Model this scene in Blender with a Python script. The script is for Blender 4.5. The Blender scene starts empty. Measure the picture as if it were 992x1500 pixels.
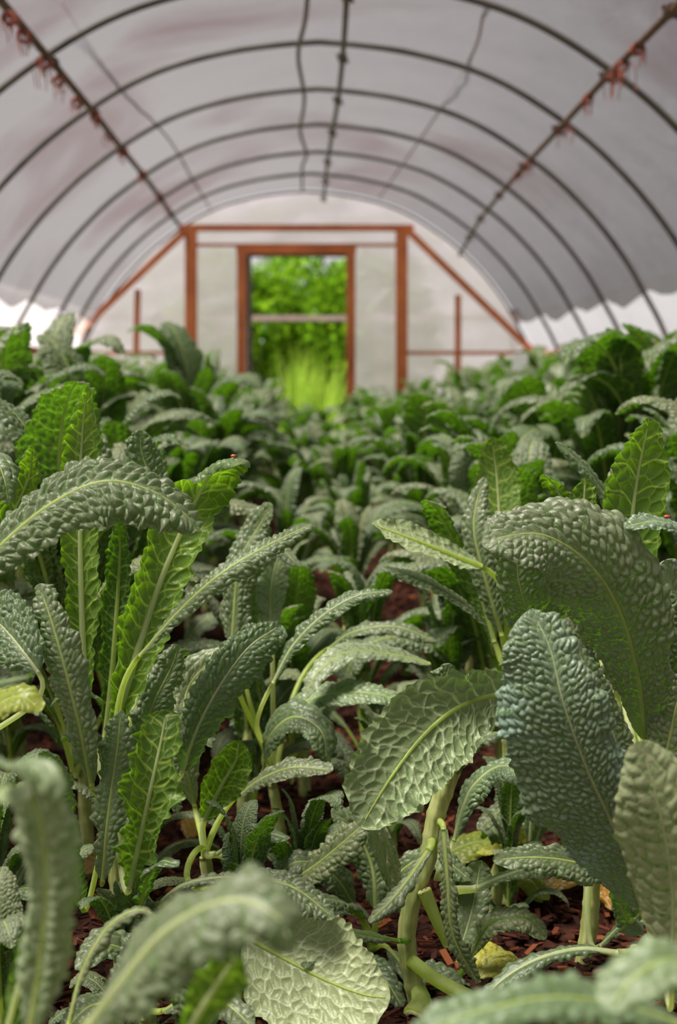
import bpy, math, random
import numpy as np
from mathutils import Vector

sc = bpy.context.scene
COL = sc.collection

# ------------------------------------------------------------------ camera, sky, sun, exposure
F = 2083.0; CAMZ = 0.90; HY = 545.0; VX = 460.0
PITCH = math.atan((750 - HY) / F); YAW = math.atan((496 - VX) / F)
cam_d = bpy.data.cameras.new('camera'); cam = bpy.data.objects.new('camera', cam_d); COL.objects.link(cam)
cam_d.sensor_fit = 'VERTICAL'; cam_d.sensor_height = 36.0; cam_d.lens = F / 1500 * 36.0
cam.location = (0, 0, CAMZ)
cam.rotation_euler = (math.radians(90) - PITCH, 0, -YAW)
cam_d.clip_end = 200
cam_d.dof.use_dof = True; cam_d.dof.focus_distance = 1.92; cam_d.dof.aperture_fstop = 4.3
sc.camera = cam
bpy.context.view_layer.update()
MW = np.array(cam.rotation_euler.to_matrix())

world = bpy.data.worlds.new('sky'); sc.world = world; world.use_nodes = True
wn = world.node_tree.nodes; wl = world.node_tree.links; wn.clear()
tc = wn.new('ShaderNodeTexCoord'); sep = wn.new('ShaderNodeSeparateXYZ'); rmp = wn.new('ShaderNodeValToRGB')
wb = wn.new('ShaderNodeBackground'); wo = wn.new('ShaderNodeOutputWorld')
wl.new(tc.outputs['Generated'], sep.inputs[0]); wl.new(sep.outputs['Z'], rmp.inputs[0])
rmp.color_ramp.elements[0].color = (1.75, 1.66, 1.68, 1); rmp.color_ramp.elements[1].color = (0.55, 0.58, 0.64, 1); rmp.color_ramp.elements[1].position = 0.28
wl.new(rmp.outputs[0], wb.inputs[0]); wb.inputs[1].default_value = 0.5
wl.new(wb.outputs[0], wo.inputs[0])
sun_d = bpy.data.lights.new('sun', 'SUN'); sun = bpy.data.objects.new('sun', sun_d); COL.objects.link(sun)
sun_d.energy = 33.0; sun_d.angle = math.radians(24); sun_d.color = (1.0, 0.95, 0.86)
sun.rotation_euler = Vector((-0.42, -0.12, 1.0)).to_track_quat('Z', 'Y').to_euler()

sc.view_settings.view_transform = 'Standard'; sc.view_settings.look = 'None'
sc.view_settings.gamma = 1.0; sc.view_settings.use_curve_mapping = False
sc.view_settings.exposure = 0.0
sc.cycles.use_denoising = True
sc.cycles.max_bounces = 8; sc.cycles.diffuse_bounces = 4; sc.cycles.transparent_max_bounces = 8
sc.cycles.transmission_bounces = 4; sc.cycles.caustics_reflective = False; sc.cycles.caustics_refractive = False
sc.cycles.sample_clamp_indirect = 4.0

def P(px, py, D):
    """world point seen at a photograph pixel, at depth D (metres along the tunnel)"""
    d = MW @ np.array([(px - 496) / F, -(py - 750) / F, -1.0])
    return np.array([0, 0, CAMZ]) + d * (D / d[1])

# ------------------------------------------------------------------ object helpers
def tag(o, label=None, cat=None, group=None, kind=None):
    if label: o['label'] = label
    if cat: o['category'] = cat
    if group: o['group'] = group
    if kind: o['kind'] = kind
    return o
def empty(name, loc=(0, 0, 0), rz=0.0):
    o = bpy.data.objects.new(name, None); COL.objects.link(o)
    o.location = loc; o.rotation_euler = (0, 0, rz); o.empty_display_size = 0.05
    return o
def mesh_obj(name, me, mat=None, parent=None):
    o = bpy.data.objects.new(name, me); COL.objects.link(o)
    if mat is not None and not me.materials: me.materials.append(mat)
    if parent: o.parent = parent
    return o
def np_mesh(name, V, Fc, attrs=None, smooth=True, mats=None, mi=None):
    """V (n,3), Fc (m,4) quads"""
    me = bpy.data.meshes.new(name)
    V = np.ascontiguousarray(V, np.float32); Fc = np.ascontiguousarray(Fc, np.int32)
    me.vertices.add(len(V)); me.vertices.foreach_set('co', V.ravel())
    k = Fc.shape[1]
    me.loops.add(Fc.size); me.loops.foreach_set('vertex_index', Fc.ravel())
    me.polygons.add(len(Fc))
    me.polygons.foreach_set('loop_start', np.arange(0, Fc.size, k, dtype=np.int32))
    me.polygons.foreach_set('use_smooth', np.full(len(Fc), smooth, dtype=bool))
    for m in (mats or []): me.materials.append(m)
    if mi is not None: me.polygons.foreach_set('material_index', np.ascontiguousarray(mi, np.int32))
    me.update(calc_edges=True)
    for nm, (tp, arr) in (attrs or {}).items():
        a = me.attributes.new(nm, tp, 'POINT')
        a.data.foreach_set('value' if tp == 'FLOAT' else 'vector', np.ascontiguousarray(arr, np.float32).ravel())
    return me
class MB:
    """collects boxes and tubes into one mesh"""
    def __init__(s): s.v = []; s.f = []; s.n = 0
    def add(s, V, Fc):
        s.v.append(np.asarray(V, float)); s.f.append(np.asarray(Fc, int) + s.n); s.n += len(V); return s
    def box(s, a, b):
        a = np.array(a, float); b = np.array(b, float)
        V = [(x, y, z) for x in (a[0], b[0]) for y in (a[1], b[1]) for z in (a[2], b[2])]
        return s.add(V, [(0, 1, 3, 2), (4, 6, 7, 5), (0, 4, 5, 1), (2, 3, 7, 6), (0, 2, 6, 4), (1, 5, 7, 3)])
    def beam(s, p, q, w, d, up=(0, 1, 0)):
        """rectangular timber from p to q; d thick along up, w across"""
        p = np.array(p, float); q = np.array(q, float); t = (q - p) / np.linalg.norm(q - p)
        u = np.array(up, float); u -= t * (u @ t); u /= np.linalg.norm(u); c = np.cross(t, u)
        V = [e + c * i * w / 2 + u * j * d / 2 for e in (p, q) for i, j in ((-1, -1), (1, -1), (1, 1), (-1, 1))]
        return s.add(V, [(0, 1, 2, 3), (7, 6, 5, 4), (0, 4, 5, 1), (1, 5, 6, 2), (2, 6, 7, 3), (3, 7, 4, 0)])
    def tube(s, pts, r, seg=10, cap=True):
        V, Fc = tube(pts, r, seg); return s.add(V, Fc)
    def build(s, name, mat, parent=None, smooth=False):
        me = np_mesh(name, np.concatenate(s.v), np.concatenate(s.f), smooth=smooth)
        return mesh_obj(name, me, mat, parent)
def catmull(pts, n, extra=None):
    """resample a polyline smoothly to n points equally spaced by length"""
    p = np.array(pts, float)
    if len(p) == 2: p = np.array([p[0], (p[0] + p[1]) / 2, p[1]])
    q = np.vstack([2 * p[0] - p[1], p, 2 * p[-1] - p[-2]])
    out = []
    for i in range(1, len(q) - 2):
        t = np.linspace(0, 1, 24, endpoint=False)[:, None]
        a, b, c, d = q[i - 1], q[i], q[i + 1], q[i + 2]
        out.append(0.5 * ((2 * b) + (-a + c) * t + (2 * a - 5 * b + 4 * c - d) * t ** 2 + (-a + 3 * b - 3 * c + d) * t ** 3))
    o = np.vstack(out + [p[-1:]])
    s = np.concatenate([[0], np.cumsum(np.linalg.norm(np.diff(o[:, :3], axis=0), axis=1))])
    tt = np.linspace(0, s[-1], n)
    return np.stack([np.interp(tt, s, o[:, k]) for k in range(o.shape[1])], 1), s[-1]
def frames(c, N0):
    T = np.gradient(c, axis=0); T /= np.linalg.norm(T, axis=1)[:, None] + 1e-9
    N = N0 - (N0 * T).sum(1)[:, None] * T; N /= np.linalg.norm(N, axis=1)[:, None] + 1e-9
    return T, N, np.cross(T, N)
def tube(pts, r, seg=10, flat=1.0, N0=None):
    c = np.array(pts, float); n = len(c)
    r = np.broadcast_to(np.asarray(r, float), (n,))
    if N0 is None:
        T = np.gradient(c, axis=0); T /= np.linalg.norm(T, axis=1)[:, None] + 1e-9
        N = np.zeros_like(c); v = np.array([0.31, 0.17, 0.93])
        if abs(T[0] @ v) > 0.9: v = np.array([0.9, 0.3, 0.1])
        for i in range(n):
            v = v - (v @ T[i]) * T[i]; v /= np.linalg.norm(v); N[i] = v
        S = np.cross(T, N)
    else: T, N, S = frames(c, N0)
    a = np.linspace(0, 2 * math.pi, seg, endpoint=False)
    V = c[:, None] + r[:, None, None] * (np.cos(a)[None, :, None] * S[:, None] + flat * np.sin(a)[None, :, None] * N[:, None])
    i, j = np.meshgrid(np.arange(n - 1), np.arange(seg), indexing='ij')
    j2 = (j + 1) % seg
    Fc = np.stack([i * seg + j, (i + 1) * seg + j, (i + 1) * seg + j2, i * seg + j2], -1).reshape(-1, 4)
    V = V.reshape(-1, 3); m = len(V)
    V = np.vstack([V, c[:1], c[-1:]])
    cap = [(m, k, (k + 1) % seg, m) for k in range(seg)]
    capf = []
    for k in range(0, seg, 2):
        capf.append((m, (k + 2) % seg, (k + 1) % seg, k))
        b = (n - 1) * seg
        capf.append((m + 1, b + k, b + (k + 1) % seg, b + (k + 2) % seg))
    return V, np.vstack([Fc, np.array(capf)])

# ------------------------------------------------------------------ materials
def mat(name):
    m = bpy.data.materials.new(name); m.use_nodes = True
    n = m.node_tree.nodes; l = m.node_tree.links; n.clear()
    out = n.new('ShaderNodeOutputMaterial')
    return m, n, l, out
def noise(n, l, scale, detail=4, coord=None, dist=0.0):
    t = n.new('ShaderNodeTexNoise'); t.inputs['Scale'].default_value = scale
    t.inputs['Detail'].default_value = detail; t.inputs['Distortion'].default_value = dist
    if coord is not None: l.new(coord, t.inputs['Vector'])
    return t.outputs['Fac']
def ramp(n, l, fac, stops):
    r = n.new('ShaderNodeValToRGB'); e = r.color_ramp.elements
    while len(e) > 1: e.remove(e[-1])
    e[0].position = stops[0][0]; e[0].color = (*stops[0][1], 1)
    for p, c in stops[1:]:
        x = e.new(p); x.color = (*c, 1)
    l.new(fac, r.inputs[0]); return r.outputs[0]
def mixc(n, l, fac, a, b, mode='MIX'):
    m = n.new('ShaderNodeMix'); m.data_type = 'RGBA'; m.blend_type = mode
    for sck, v in ((m.inputs[0], fac), (m.inputs[6], a), (m.inputs[7], b)):
        if isinstance(v, (int, float)): sck.default_value = v
        elif isinstance(v, tuple): sck.default_value = (*v, 1)
        else: l.new(v, sck)
    return m.outputs[2]
def simple(name, stops, scale=8, rough=0.7, bump=0.3, bscale=40, spec=0.4, coordk='Object'):
    m, n, l, out = mat(name)
    tc = n.new('ShaderNodeTexCoord'); co = tc.outputs[coordk]
    b = n.new('ShaderNodeBsdfPrincipled')
    l.new(ramp(n, l, noise(n, l, scale, 5, co), stops), b.inputs['Base Color'])
    b.inputs['Roughness'].default_value = rough; b.inputs['Specular IOR Level'].default_value = spec
    bp = n.new('ShaderNodeBump'); bp.inputs['Strength'].default_value = bump; bp.inputs['Distance'].default_value = 0.005
    l.new(noise(n, l, bscale, 5, co), bp.inputs['Height']); l.new(bp.outputs[0], b.inputs['Normal'])
    l.new(b.outputs[0], out.inputs[0]); return m

def leaf_material(name, top, under, vein_t, vein_u, trans, tw=0.32, patch=None, sheen=0.14, valley=(0.05, 0.105, 0.016)):
    m, n, l, out = mat(name)
    at = n.new('ShaderNodeAttribute'); at.attribute_name = 'vein'
    lc = n.new('ShaderNodeAttribute'); lc.attribute_name = 'lc'
    oi = n.new('ShaderNodeObjectInfo'); geo = n.new('ShaderNodeNewGeometry')
    co = lc.outputs['Vector']
    n1 = noise(n, l, 18, 3, co)
    tcol = mixc(n, l, n1, tuple(c * 0.72 for c in top), tuple(min(1, c * 1.25) for c in top))
    ucol = mixc(n, l, n1, tuple(c * 0.8 for c in under), tuple(min(1, c * 1.2) for c in under))
    if patch:
        rp = ramp(n, l, noise(n, l, 9, 2, co), [(0.5, (0, 0, 0)), (0.66, (1, 1, 1))])
        tcol = mixc(n, l, rp, tcol, patch)
    rv = ramp(n, l, oi.outputs['Random'], [(0, (0.58, 0.70, 0.60)), (0.35, (0.85, 0.92, 0.80)), (0.7, (1, 1, 1)), (1, (1.2, 1.12, 0.98))])
    tcol = mixc(n, l, 1.0, tcol, rv, 'MULTIPLY'); ucol = mixc(n, l, 1.0, ucol, rv, 'MULTIPLY')
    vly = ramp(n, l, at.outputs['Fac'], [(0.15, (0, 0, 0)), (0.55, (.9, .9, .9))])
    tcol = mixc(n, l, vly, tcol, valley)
    vf = ramp(n, l, at.outputs['Fac'], [(0.64, (0, 0, 0)), (0.9, (.75, .75, .75))])
    tcol = mixc(n, l, vf, tcol, vein_t)
    vf2 = n.new('ShaderNodeMath'); vf2.operation = 'MULTIPLY'; l.new(at.outputs['Fac'], vf2.inputs[0]); vf2.inputs[1].default_value = 0.85
    ucol = mixc(n, l, vf2.outputs[0], ucol, vein_u)
    base = mixc(n, l, geo.outputs['Backfacing'], tcol, ucol)
    b = n.new('ShaderNodeBsdfPrincipled'); l.new(base, b.inputs['Base Color'])
    b.inputs['Roughness'].default_value = 0.37; b.inputs['Specular IOR Level'].default_value = 0.45
    b.inputs['Sheen Weight'].default_value = sheen; b.inputs['Sheen Roughness'].default_value = 0.45
    b.inputs['Sheen Tint'].default_value = (0.88, 0.90, 0.84, 1)
    bp = n.new('ShaderNodeBump'); bp.inputs['Strength'].default_value = 0.5; bp.inputs['Distance'].default_value = 0.0012
    h = n.new('ShaderNodeMath'); h.operation = 'ADD'
    l.new(noise(n, l, 330, 3, co), h.inputs[0]); l.new(noise(n, l, 120, 2, co), h.inputs[1])
    l.new(h.outputs[0], bp.inputs['Height']); l.new(bp.outputs[0], b.inputs['Normal'])
    tr = n.new('ShaderNodeBsdfTranslucent')
    tcl = mixc(n, l, vf2.outputs[0], trans, tuple(min(1, c * 2.6) for c in trans))
    l.new(tcl, tr.inputs[0]); l.new(bp.outputs[0], tr.inputs['Normal'])
    mx = n.new('ShaderNodeMixShader'); mx.inputs[0].default_value = tw
    l.new(b.outputs[0], mx.inputs[1]); l.new(tr.outputs[0], mx.inputs[2]); l.new(mx.outputs[0], out.inputs[0])
    return m
M = {}
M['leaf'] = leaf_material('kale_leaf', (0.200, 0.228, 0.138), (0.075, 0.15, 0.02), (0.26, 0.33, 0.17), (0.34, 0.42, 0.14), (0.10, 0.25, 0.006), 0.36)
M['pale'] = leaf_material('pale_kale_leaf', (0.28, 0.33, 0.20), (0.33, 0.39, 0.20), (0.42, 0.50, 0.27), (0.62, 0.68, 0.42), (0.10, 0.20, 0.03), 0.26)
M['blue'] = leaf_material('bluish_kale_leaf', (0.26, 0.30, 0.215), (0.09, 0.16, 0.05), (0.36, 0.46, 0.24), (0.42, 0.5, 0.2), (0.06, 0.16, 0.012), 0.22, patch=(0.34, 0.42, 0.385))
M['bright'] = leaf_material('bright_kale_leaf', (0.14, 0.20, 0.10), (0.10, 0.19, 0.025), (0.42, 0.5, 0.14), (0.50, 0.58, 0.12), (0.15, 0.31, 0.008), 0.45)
M['yellow'] = leaf_material('yellowed_leaf', (0.42, 0.42, 0.07), (0.46, 0.44, 0.10), (0.6, 0.55, 0.2), (0.62, 0.55, 0.2), (0.6, 0.6, 0.06), 0.3)
M['dead'] = leaf_material('dead_leaf', (0.40, 0.20, 0.03), (0.36, 0.17, 0.03), (0.5, 0.3, 0.08), (0.5, 0.3, 0.08), (0.5, 0.25, 0.03), 0.2, sheen=0.0)

def rib_material(name, c1, c2, tw=0.6):
    m, n, l, out = mat(name)
    tc = n.new('ShaderNodeTexCoord'); b = n.new('ShaderNodeBsdfPrincipled')
    mp = n.new('ShaderNodeMapping'); mp.inputs['Scale'].default_value = (60, 60, 9); l.new(tc.outputs['Object'], mp.inputs[0])
    f = noise(n, l, 2.0, 4, mp.outputs[0])
    l.new(ramp(n, l, f, [(0.3, c1), (0.7, c2)]), b.inputs['Base Color'])
    b.inputs['Roughness'].default_value = 0.4; b.inputs['Subsurface Weight'].default_value = 0.0
    bp = n.new('ShaderNodeBump'); bp.inputs['Strength'].default_value = 0.4; bp.inputs['Distance'].default_value = 0.002
    l.new(f, bp.inputs['Height']); l.new(bp.outputs[0], b.inputs['Normal'])
    tr = n.new('ShaderNodeBsdfTranslucent'); tr.inputs[0].default_value = (c2[0] * 1.2, c2[1] * 1.3, c2[2] * .8, 1)
    x = n.new('ShaderNodeMixShader'); x.inputs[0].default_value = tw; l.new(b.outputs[0], x.inputs[1]); l.new(tr.outputs[0], x.inputs[2])
    l.new(x.outputs[0], out.inputs[0]); return m
M['rib'] = rib_material('kale_midrib', (0.42, 0.50, 0.15), (0.62, 0.68, 0.28))
M['ribw'] = rib_material('pale_midrib', (0.52, 0.56, 0.32), (0.68, 0.70, 0.46))
M['ribg'] = rib_material('green_midrib', (0.10, 0.22, 0.03), (0.28, 0.40, 0.08))
M['stalk'] = rib_material('kale_stalk', (0.26, 0.31, 0.08), (0.56, 0.58, 0.24), 0.12)
M['cut'] = simple('cut_pith', [(0.3, (0.45, 0.42, 0.14)), (0.6, (0.62, 0.62, 0.30)), (0.75, (0.30, 0.17, 0.05))], 60, 0.7)

def film(name, col, col2, transp, sc_=0.6, tint=(1, 1, 1), back=0.3):
    m, n, l, out = mat(name)
    tc = n.new('ShaderNodeTexCoord'); mp = n.new('ShaderNodeMapping'); mp.inputs['Scale'].default_value = (1, 0.8, 1)
    l.new(tc.outputs['Object'], mp.inputs[0])
    f1 = noise(n, l, sc_, 5, mp.outputs[0], 0.6)
    c = ramp(n, l, f1, [(0.34, col2), (0.50, col)])
    tr = n.new('ShaderNodeBsdfTranslucent'); l.new(c, tr.inputs[0])
    df = n.new('ShaderNodeBsdfDiffuse'); l.new(c, df.inputs[0])
    gl = n.new('ShaderNodeBsdfGlossy'); gl.inputs['Roughness'].default_value = 0.35; gl.inputs[0].default_value = (0.6, 0.6, 0.6, 1)
    tp = n.new('ShaderNodeBsdfTransparent'); tp.inputs[0].default_value = (*tint, 1)
    bp = n.new('ShaderNodeBump'); bp.inputs['Strength'].default_value = 0.6; bp.inputs['Distance'].default_value = 0.02
    l.new(noise(n, l, 5, 3, mp.outputs[0], 0.5), bp.inputs['Height'])
    for s in (tr, df, gl): l.new(bp.outputs[0], s.inputs['Normal'])
    a = n.new('ShaderNodeMixShader'); a.inputs[0].default_value = back; l.new(tr.outputs[0], a.inputs[1]); l.new(df.outputs[0], a.inputs[2])
    g = n.new('ShaderNodeMixShader'); g.inputs[0].default_value = 0.06; l.new(a.outputs[0], g.inputs[1]); l.new(gl.outputs[0], g.inputs[2])
    x = n.new('ShaderNodeMixShader'); x.inputs[0].default_value = transp; l.new(g.outputs[0], x.inputs[1]); l.new(tp.outputs[0], x.inputs[2])
    l.new(x.outputs[0], out.inputs[0]); return m
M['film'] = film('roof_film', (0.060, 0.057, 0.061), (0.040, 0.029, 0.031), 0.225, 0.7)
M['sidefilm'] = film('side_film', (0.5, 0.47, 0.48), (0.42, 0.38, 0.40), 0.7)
M['endfilm'] = film('end_wall_film', (0.93, 0.80, 1.0), (0.80, 0.69, 0.88), 0.15, 1.1, back=0.06)
M['steel'] = simple('dull_steel', [(0.3, (0.035, 0.027, 0.026)), (0.7, (0.10, 0.085, 0.080))], 6, 0.6, 0.2)
M['rust'] = simple('rusty_steel', [(0.35, (0.05, 0.03, 0.022)), (0.7, (0.14, 0.06, 0.03))], 20, 0.75, 0.3)
M['wood'] = simple('orange_stained_timber', [(0.3, (0.30, 0.075, 0.022)), (0.7, (0.46, 0.13, 0.04))], 5, 0.7, 0.3, 60)
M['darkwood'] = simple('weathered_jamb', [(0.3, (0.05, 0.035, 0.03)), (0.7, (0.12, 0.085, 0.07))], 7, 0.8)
M['twine'] = simple('red_twine', [(0.3, (0.16, 0.035, 0.025)), (0.7, (0.30, 0.08, 0.055))], 30, 0.9)
M['cord'] = simple('grey_cord', [(0.3, (0.09, 0.07, 0.07)), (0.7, (0.16, 0.12, 0.12))], 20, 0.8)
M['mauvecord'] = simple('faded_cord', [(0.3, (0.20, 0.13, 0.13)), (0.7, (0.27, 0.19, 0.19))], 20, 0.8)
M['soil'] = simple('dark_soil', [(0.25, (0.010, 0.004, 0.003)), (0.5, (0.035, 0.013, 0.009)), (0.75, (0.085, 0.028, 0.016))], 22, 0.95, 0.9, 70, 0.08)
M['lawn'] = simple('lawn_soil', [(0.3, (0.10, 0.11, 0.07)), (0.7, (0.2, 0.21, 0.15))], 3, 0.9)
M['tag'] = simple('white_plastic', [(0.3, (0.75, 0.75, 0.75)), (0.7, (0.85, 0.85, 0.85))], 5, 0.5)
M['bug'] = simple('red_shell', [(0.4, (0.35, 0.06, 0.02)), (0.7, (0.55, 0.12, 0.04))], 300, 0.3)
M['black'] = simple('black_shell', [(0.4, (0.01, 0.01, 0.01)), (0.7, (0.03, 0.02, 0.02))], 300, 0.3)
def chip_mat():
    m, n, l, out = mat('bark_chips')
    a = n.new('ShaderNodeAttribute'); a.attribute_name = 'tone'
    b = n.new('ShaderNodeBsdfPrincipled'); b.inputs['Roughness'].default_value = 0.85; b.inputs['Specular IOR Level'].default_value = 0.15
    l.new(ramp(n, l, a.outputs['Fac'], [(0, (0.008, 0.003, 0.0025)), (0.5, (0.045, 0.012, 0.008)), (0.85, (0.12, 0.032, 0.014)), (1, (0.19, 0.06, 0.02))]), b.inputs['Base Color'])
    l.new(b.outputs[0], out.inputs[0]); return m
M['chips'] = chip_mat()
def foliage_mat(name, c1, c2, tr_):
    m, n, l, out = mat(name)
    a = n.new('ShaderNodeAttribute'); a.attribute_name = 'tone'
    c = ramp(n, l, a.outputs['Fac'], [(0, c1), (1, c2)])
    d = n.new('ShaderNodeBsdfDiffuse'); l.new(c, d.inputs[0])
    t = n.new('ShaderNodeBsdfTranslucent'); l.new(mixc(n, l, 1.0, c, tr_, 'MULTIPLY'), t.inputs[0])
    x = n.new('ShaderNodeMixShader'); x.inputs[0].default_value = 0.45; l.new(d.outputs[0], x.inputs[1]); l.new(t.outputs[0], x.inputs[2])
    l.new(x.outputs[0], out.inputs[0]); return m
M['bush'] = foliage_mat('bush_leaves', (0.012, 0.045, 0.003), (0.12, 0.215, 0.008), (1.1, 1.2, 1))
M['grass'] = foliage_mat('tall_grass', (0.10, 0.20, 0.01), (0.34, 0.47, 0.07), (1.1, 1.1, 1))
M['bark'] = simple('bush_bark', [(0.3, (0.03, 0.02, 0.012)), (0.7, (0.09, 0.06, 0.04))], 10)

# ------------------------------------------------------------------ the tunnel
YEND = 13.4; SP = 1.2; G = CAMZ
PROF = [(0, 1.66), (0.2, 1.645), (0.45, 1.61), (0.73, 1.54), (0.95, 1.45), (1.17, 1.32), (1.37, 1.175), (1.52, 1.04), (1.68, 0.87), (1.84, 0.66), (1.96, 0.46), (2.06, 0.28), (2.14, 0.08), (2.20, -0.15), (2.24, -0.45), (2.26, -0.9)]
PX = np.array([p[0] for p in PROF]); PZ = np.array([p[1] + G for p in PROF])
def profile_side(n, zmin, zmax=None):
    pts, _ = catmull(np.stack([PX, PZ], 1).tolist(), 400)
    m = pts[:, 1] >= zmin
    if zmax is not None: m &= pts[:, 1] <= zmax
    q = pts[m]; i = np.linspace(0, len(q) - 1, n).round().astype(int)
    return q[i]
def xoff(y): return np.interp(y, [YEND - 2.4, YEND], [0.03, -0.07])
ks = list(range(0, 13))                      # hoops from the end wall to behind the camera
for k in ks:
    y = YEND - 0.02 - SP * k
    s = profile_side(60, 0.0)
    full = np.vstack([np.stack([-s[::-1, 0], np.full(60, y), s[::-1, 1]], 1)[:-1], np.stack([s[:, 0], np.full(60, y), s[:, 1]], 1)])
    full[:, 0] += xoff(y)
    r = 0.0155 if k else 0.012
    o = MB().tube(full, r, 12).build('steel_hoop', M['steel'], smooth=True)
    if k == 0: lab = 'bent steel hoop at the far timber end wall, last of the row'
    elif k <= 7:
        lab = ['', 'steel roof hoop nearest in front of the far end wall', 'second steel roof hoop in front of the far end wall', 'third steel roof hoop in front of the far end wall',
               'fourth steel roof hoop in front of the far end wall', 'steel roof hoop just behind the uppermost complete arch', 'uppermost steel hoop whose arch crosses the photo top edge',
               'steel hoop overhead crossing only the top corners of the photo'][k]
    else: lab = 'steel roof hoop overhead behind the photographer'
    tag(o, lab, 'hoop', 'steel hoops of the tunnel')
# film skins, sagging between hoops
def skin(name, side, zmin, zmax, n, material, sag, scallop=0.0, off=0.02):
    ys = np.linspace(YEND - SP * 12, YEND, 12 * 14 + 1)
    if side == 0:
        s = profile_side(n, zmin); prof = np.vstack([np.stack([-s[::-1, 0], s[::-1, 1]], 1)[:-1], s])
    else:
        s = profile_side(n, zmin, zmax); prof = np.stack([side * s[:, 0], s[:, 1]], 1)
    tg = np.gradient(prof, axis=0); nr = np.stack([-tg[:, 1], tg[:, 0]], 1); nr /= np.linalg.norm(nr, axis=1)[:, None]
    cen = np.array([0, 0.9]); sg = np.sign(((prof - cen) * nr).sum(1)); nr *= sg[:, None]
    ph = ((YEND - 0.02 - ys) / SP) % 1.0; sg_ = np.sin(np.pi * ph) ** 0.8
    out = prof[None] + nr[None] * (off + 0.012 - sag * sg_[:, None, None])
    rng = np.random.RandomState(5)
    wr = 0.006 * np.sin(ys[:, None] * 9 + prof[None, :, 0] * 6) + 0.005 * np.sin(ys[:, None] * 17 - prof[None, :, 1] * 11)
    out = out + nr[None] * (wr * (sg_[:, None]))[..., None]
    if scallop:
        wt = np.clip((zmin + 0.28 - out[..., 1]) / 0.28, 0, 1)
        rr = rng.rand(14); seg = np.floor((YEND - ys) / SP).astype(int)
        out[..., 1] -= wt * (scallop * (0.6 + 0.8 * rr[seg]) * (1 - np.abs(2 * ph - 1)))[:, None]
    V = np.stack([out[..., 0] + xoff(ys)[:, None], np.broadcast_to(ys[:, None], out.shape[:2]), out[..., 1]], -1)
    a, b = V.shape[:2]; i, j = np.meshgrid(np.arange(a - 1), np.arange(b - 1), indexing='ij')
    Fc = np.stack([i * b + j, (i + 1) * b + j, (i + 1) * b + j + 1, i * b + j + 1], -1).reshape(-1, 4)
    return tag(mesh_obj(name, np_mesh(name, V.reshape(-1, 3), Fc), material), kind='structure')
o = skin('ceiling', 0, 1.37, None, 45, M['film'], 0.02, 0.06); o['label'] = 'grey mauve plastic film roof stretched over the hoops'
skin('wall_left', -1, 0.0, 1.43, 20, M['sidefilm'], 0.006, off=0.032)['label'] = 'bright clear plastic side wall on the left'
skin('wall_right', 1, 0.0, 1.43, 20, M['sidefilm'], 0.006, off=0.032)['label'] = 'bright clear plastic side wall on the right'
for sx, nm in ((-1, 'trim_1'), (1, 'trim_2')):
    xx = sx * 2.13
    mb = MB(); mb.box((xx - 0.02, YEND - SP * 12, 1.03), (xx + 0.02, YEND - 0.1, 1.09))
    tag(mb.build(nm, M['wood']), 'orange timber hip board along the %s side wall' % ('left' if sx < 0 else 'right'), kind='structure')

# end wall film with the doorway left open
def E(px, py, D=YEND): p = P(px, py, D); return p
def endwall():
    s = profile_side(80, 0.0); ex = float(xoff(YEND))
    prof = np.vstack([np.stack([-s[::-1, 0], s[::-1, 1]], 1)[:-1], s]); prof[:, 0] += ex
    dl, dr, dt = E(365, 400)[0], E(508, 400)[0], E(430, 374)[2]
    def top(x): return np.interp(x, prof[:, 0], prof[:, 1])
    V = []; Fq = []
    def strip(x0, x1, zb, nx, nz=24):
        xs = np.linspace(x0, x1, nx); b = len(V)
        for x in xs:
            t = max(zb + 0.01, top(x))
            for q in np.linspace(zb, t, nz): V.append((x, YEND + 0.03 + 0.006 * math.sin(x * 9 + q * 7) + 0.004 * math.sin(q * 23 - x * 5), q))
        for i in range(nx - 1):
            for j in range(nz - 1): Fq.append((b + i * nz + j, b + (i + 1) * nz + j, b + (i + 1) * nz + j + 1, b + i * nz + j + 1))
    strip(prof[0, 0] + 0.002, dl, 0, 50); strip(dl, dr, dt, 12, 12); strip(dr, prof[-1, 0] - 0.002, 0, 50)
    tag(mesh_obj('wall_back', np_mesh('wall_back', np.array(V), np.array(Fq)), M['endfilm']), 'pale plastic film on the far end wall around the doorway', kind='structure')
endwall()
fr = empty('timber_end_frame', (E(436, 500)[0], YEND - 0.06, 0))
tag(fr, 'orange stained timber frame of the far end wall around the open doorway', 'timber frame')
YF = YEND - 0.08
def timber(name, a, b, wpx, d=0.06, mt='wood', dy=0.0):
    p = P(a[0], a[1], YF + dy); q = P(b[0], b[1], YF + dy); w = wpx / F * YF
    o = MB().beam(p, q, w, d).build(name, M[mt])
    o.parent = fr; o.matrix_parent_inverse = fr.matrix_world.inverted(); o.location = o.location
    return o
bpy.context.view_layer.update()
gz = 545 + G * F / YF + 2
timber('top_beam', (262, 334), (606, 334), 9, 0.09)
timber('rail', (288, 359), (581, 359), 4.5, 0.04)
timber('door_head', (346, 366), (522, 366), 12, 0.07, dy=0.001)
timber('post', (280, 338), (280, gz), 17, 0.09); timber('post', (588.5, 338), (588.5, gz), 17, 0.09)
timber('door_post', (354, 372), (354, gz), 13, 0.07); timber('door_post', (514, 372), (514, gz), 13, 0.07)
timber('door_jamb', (364.5, 374), (366.5, gz), 7, 0.12, 'darkwood', 0.03)
timber('brace', (272, 338), (112, 490), 9.5, 0.045, dy=-0.04); timber('brace', (598, 338), (786, 520), 9.5, 0.045, dy=-0.04)
timber('stud', (202, 424), (195, gz), 8.5, 0.04); timber('stud', (671, 432), (671, gz), 8.5, 0.04)
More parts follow.
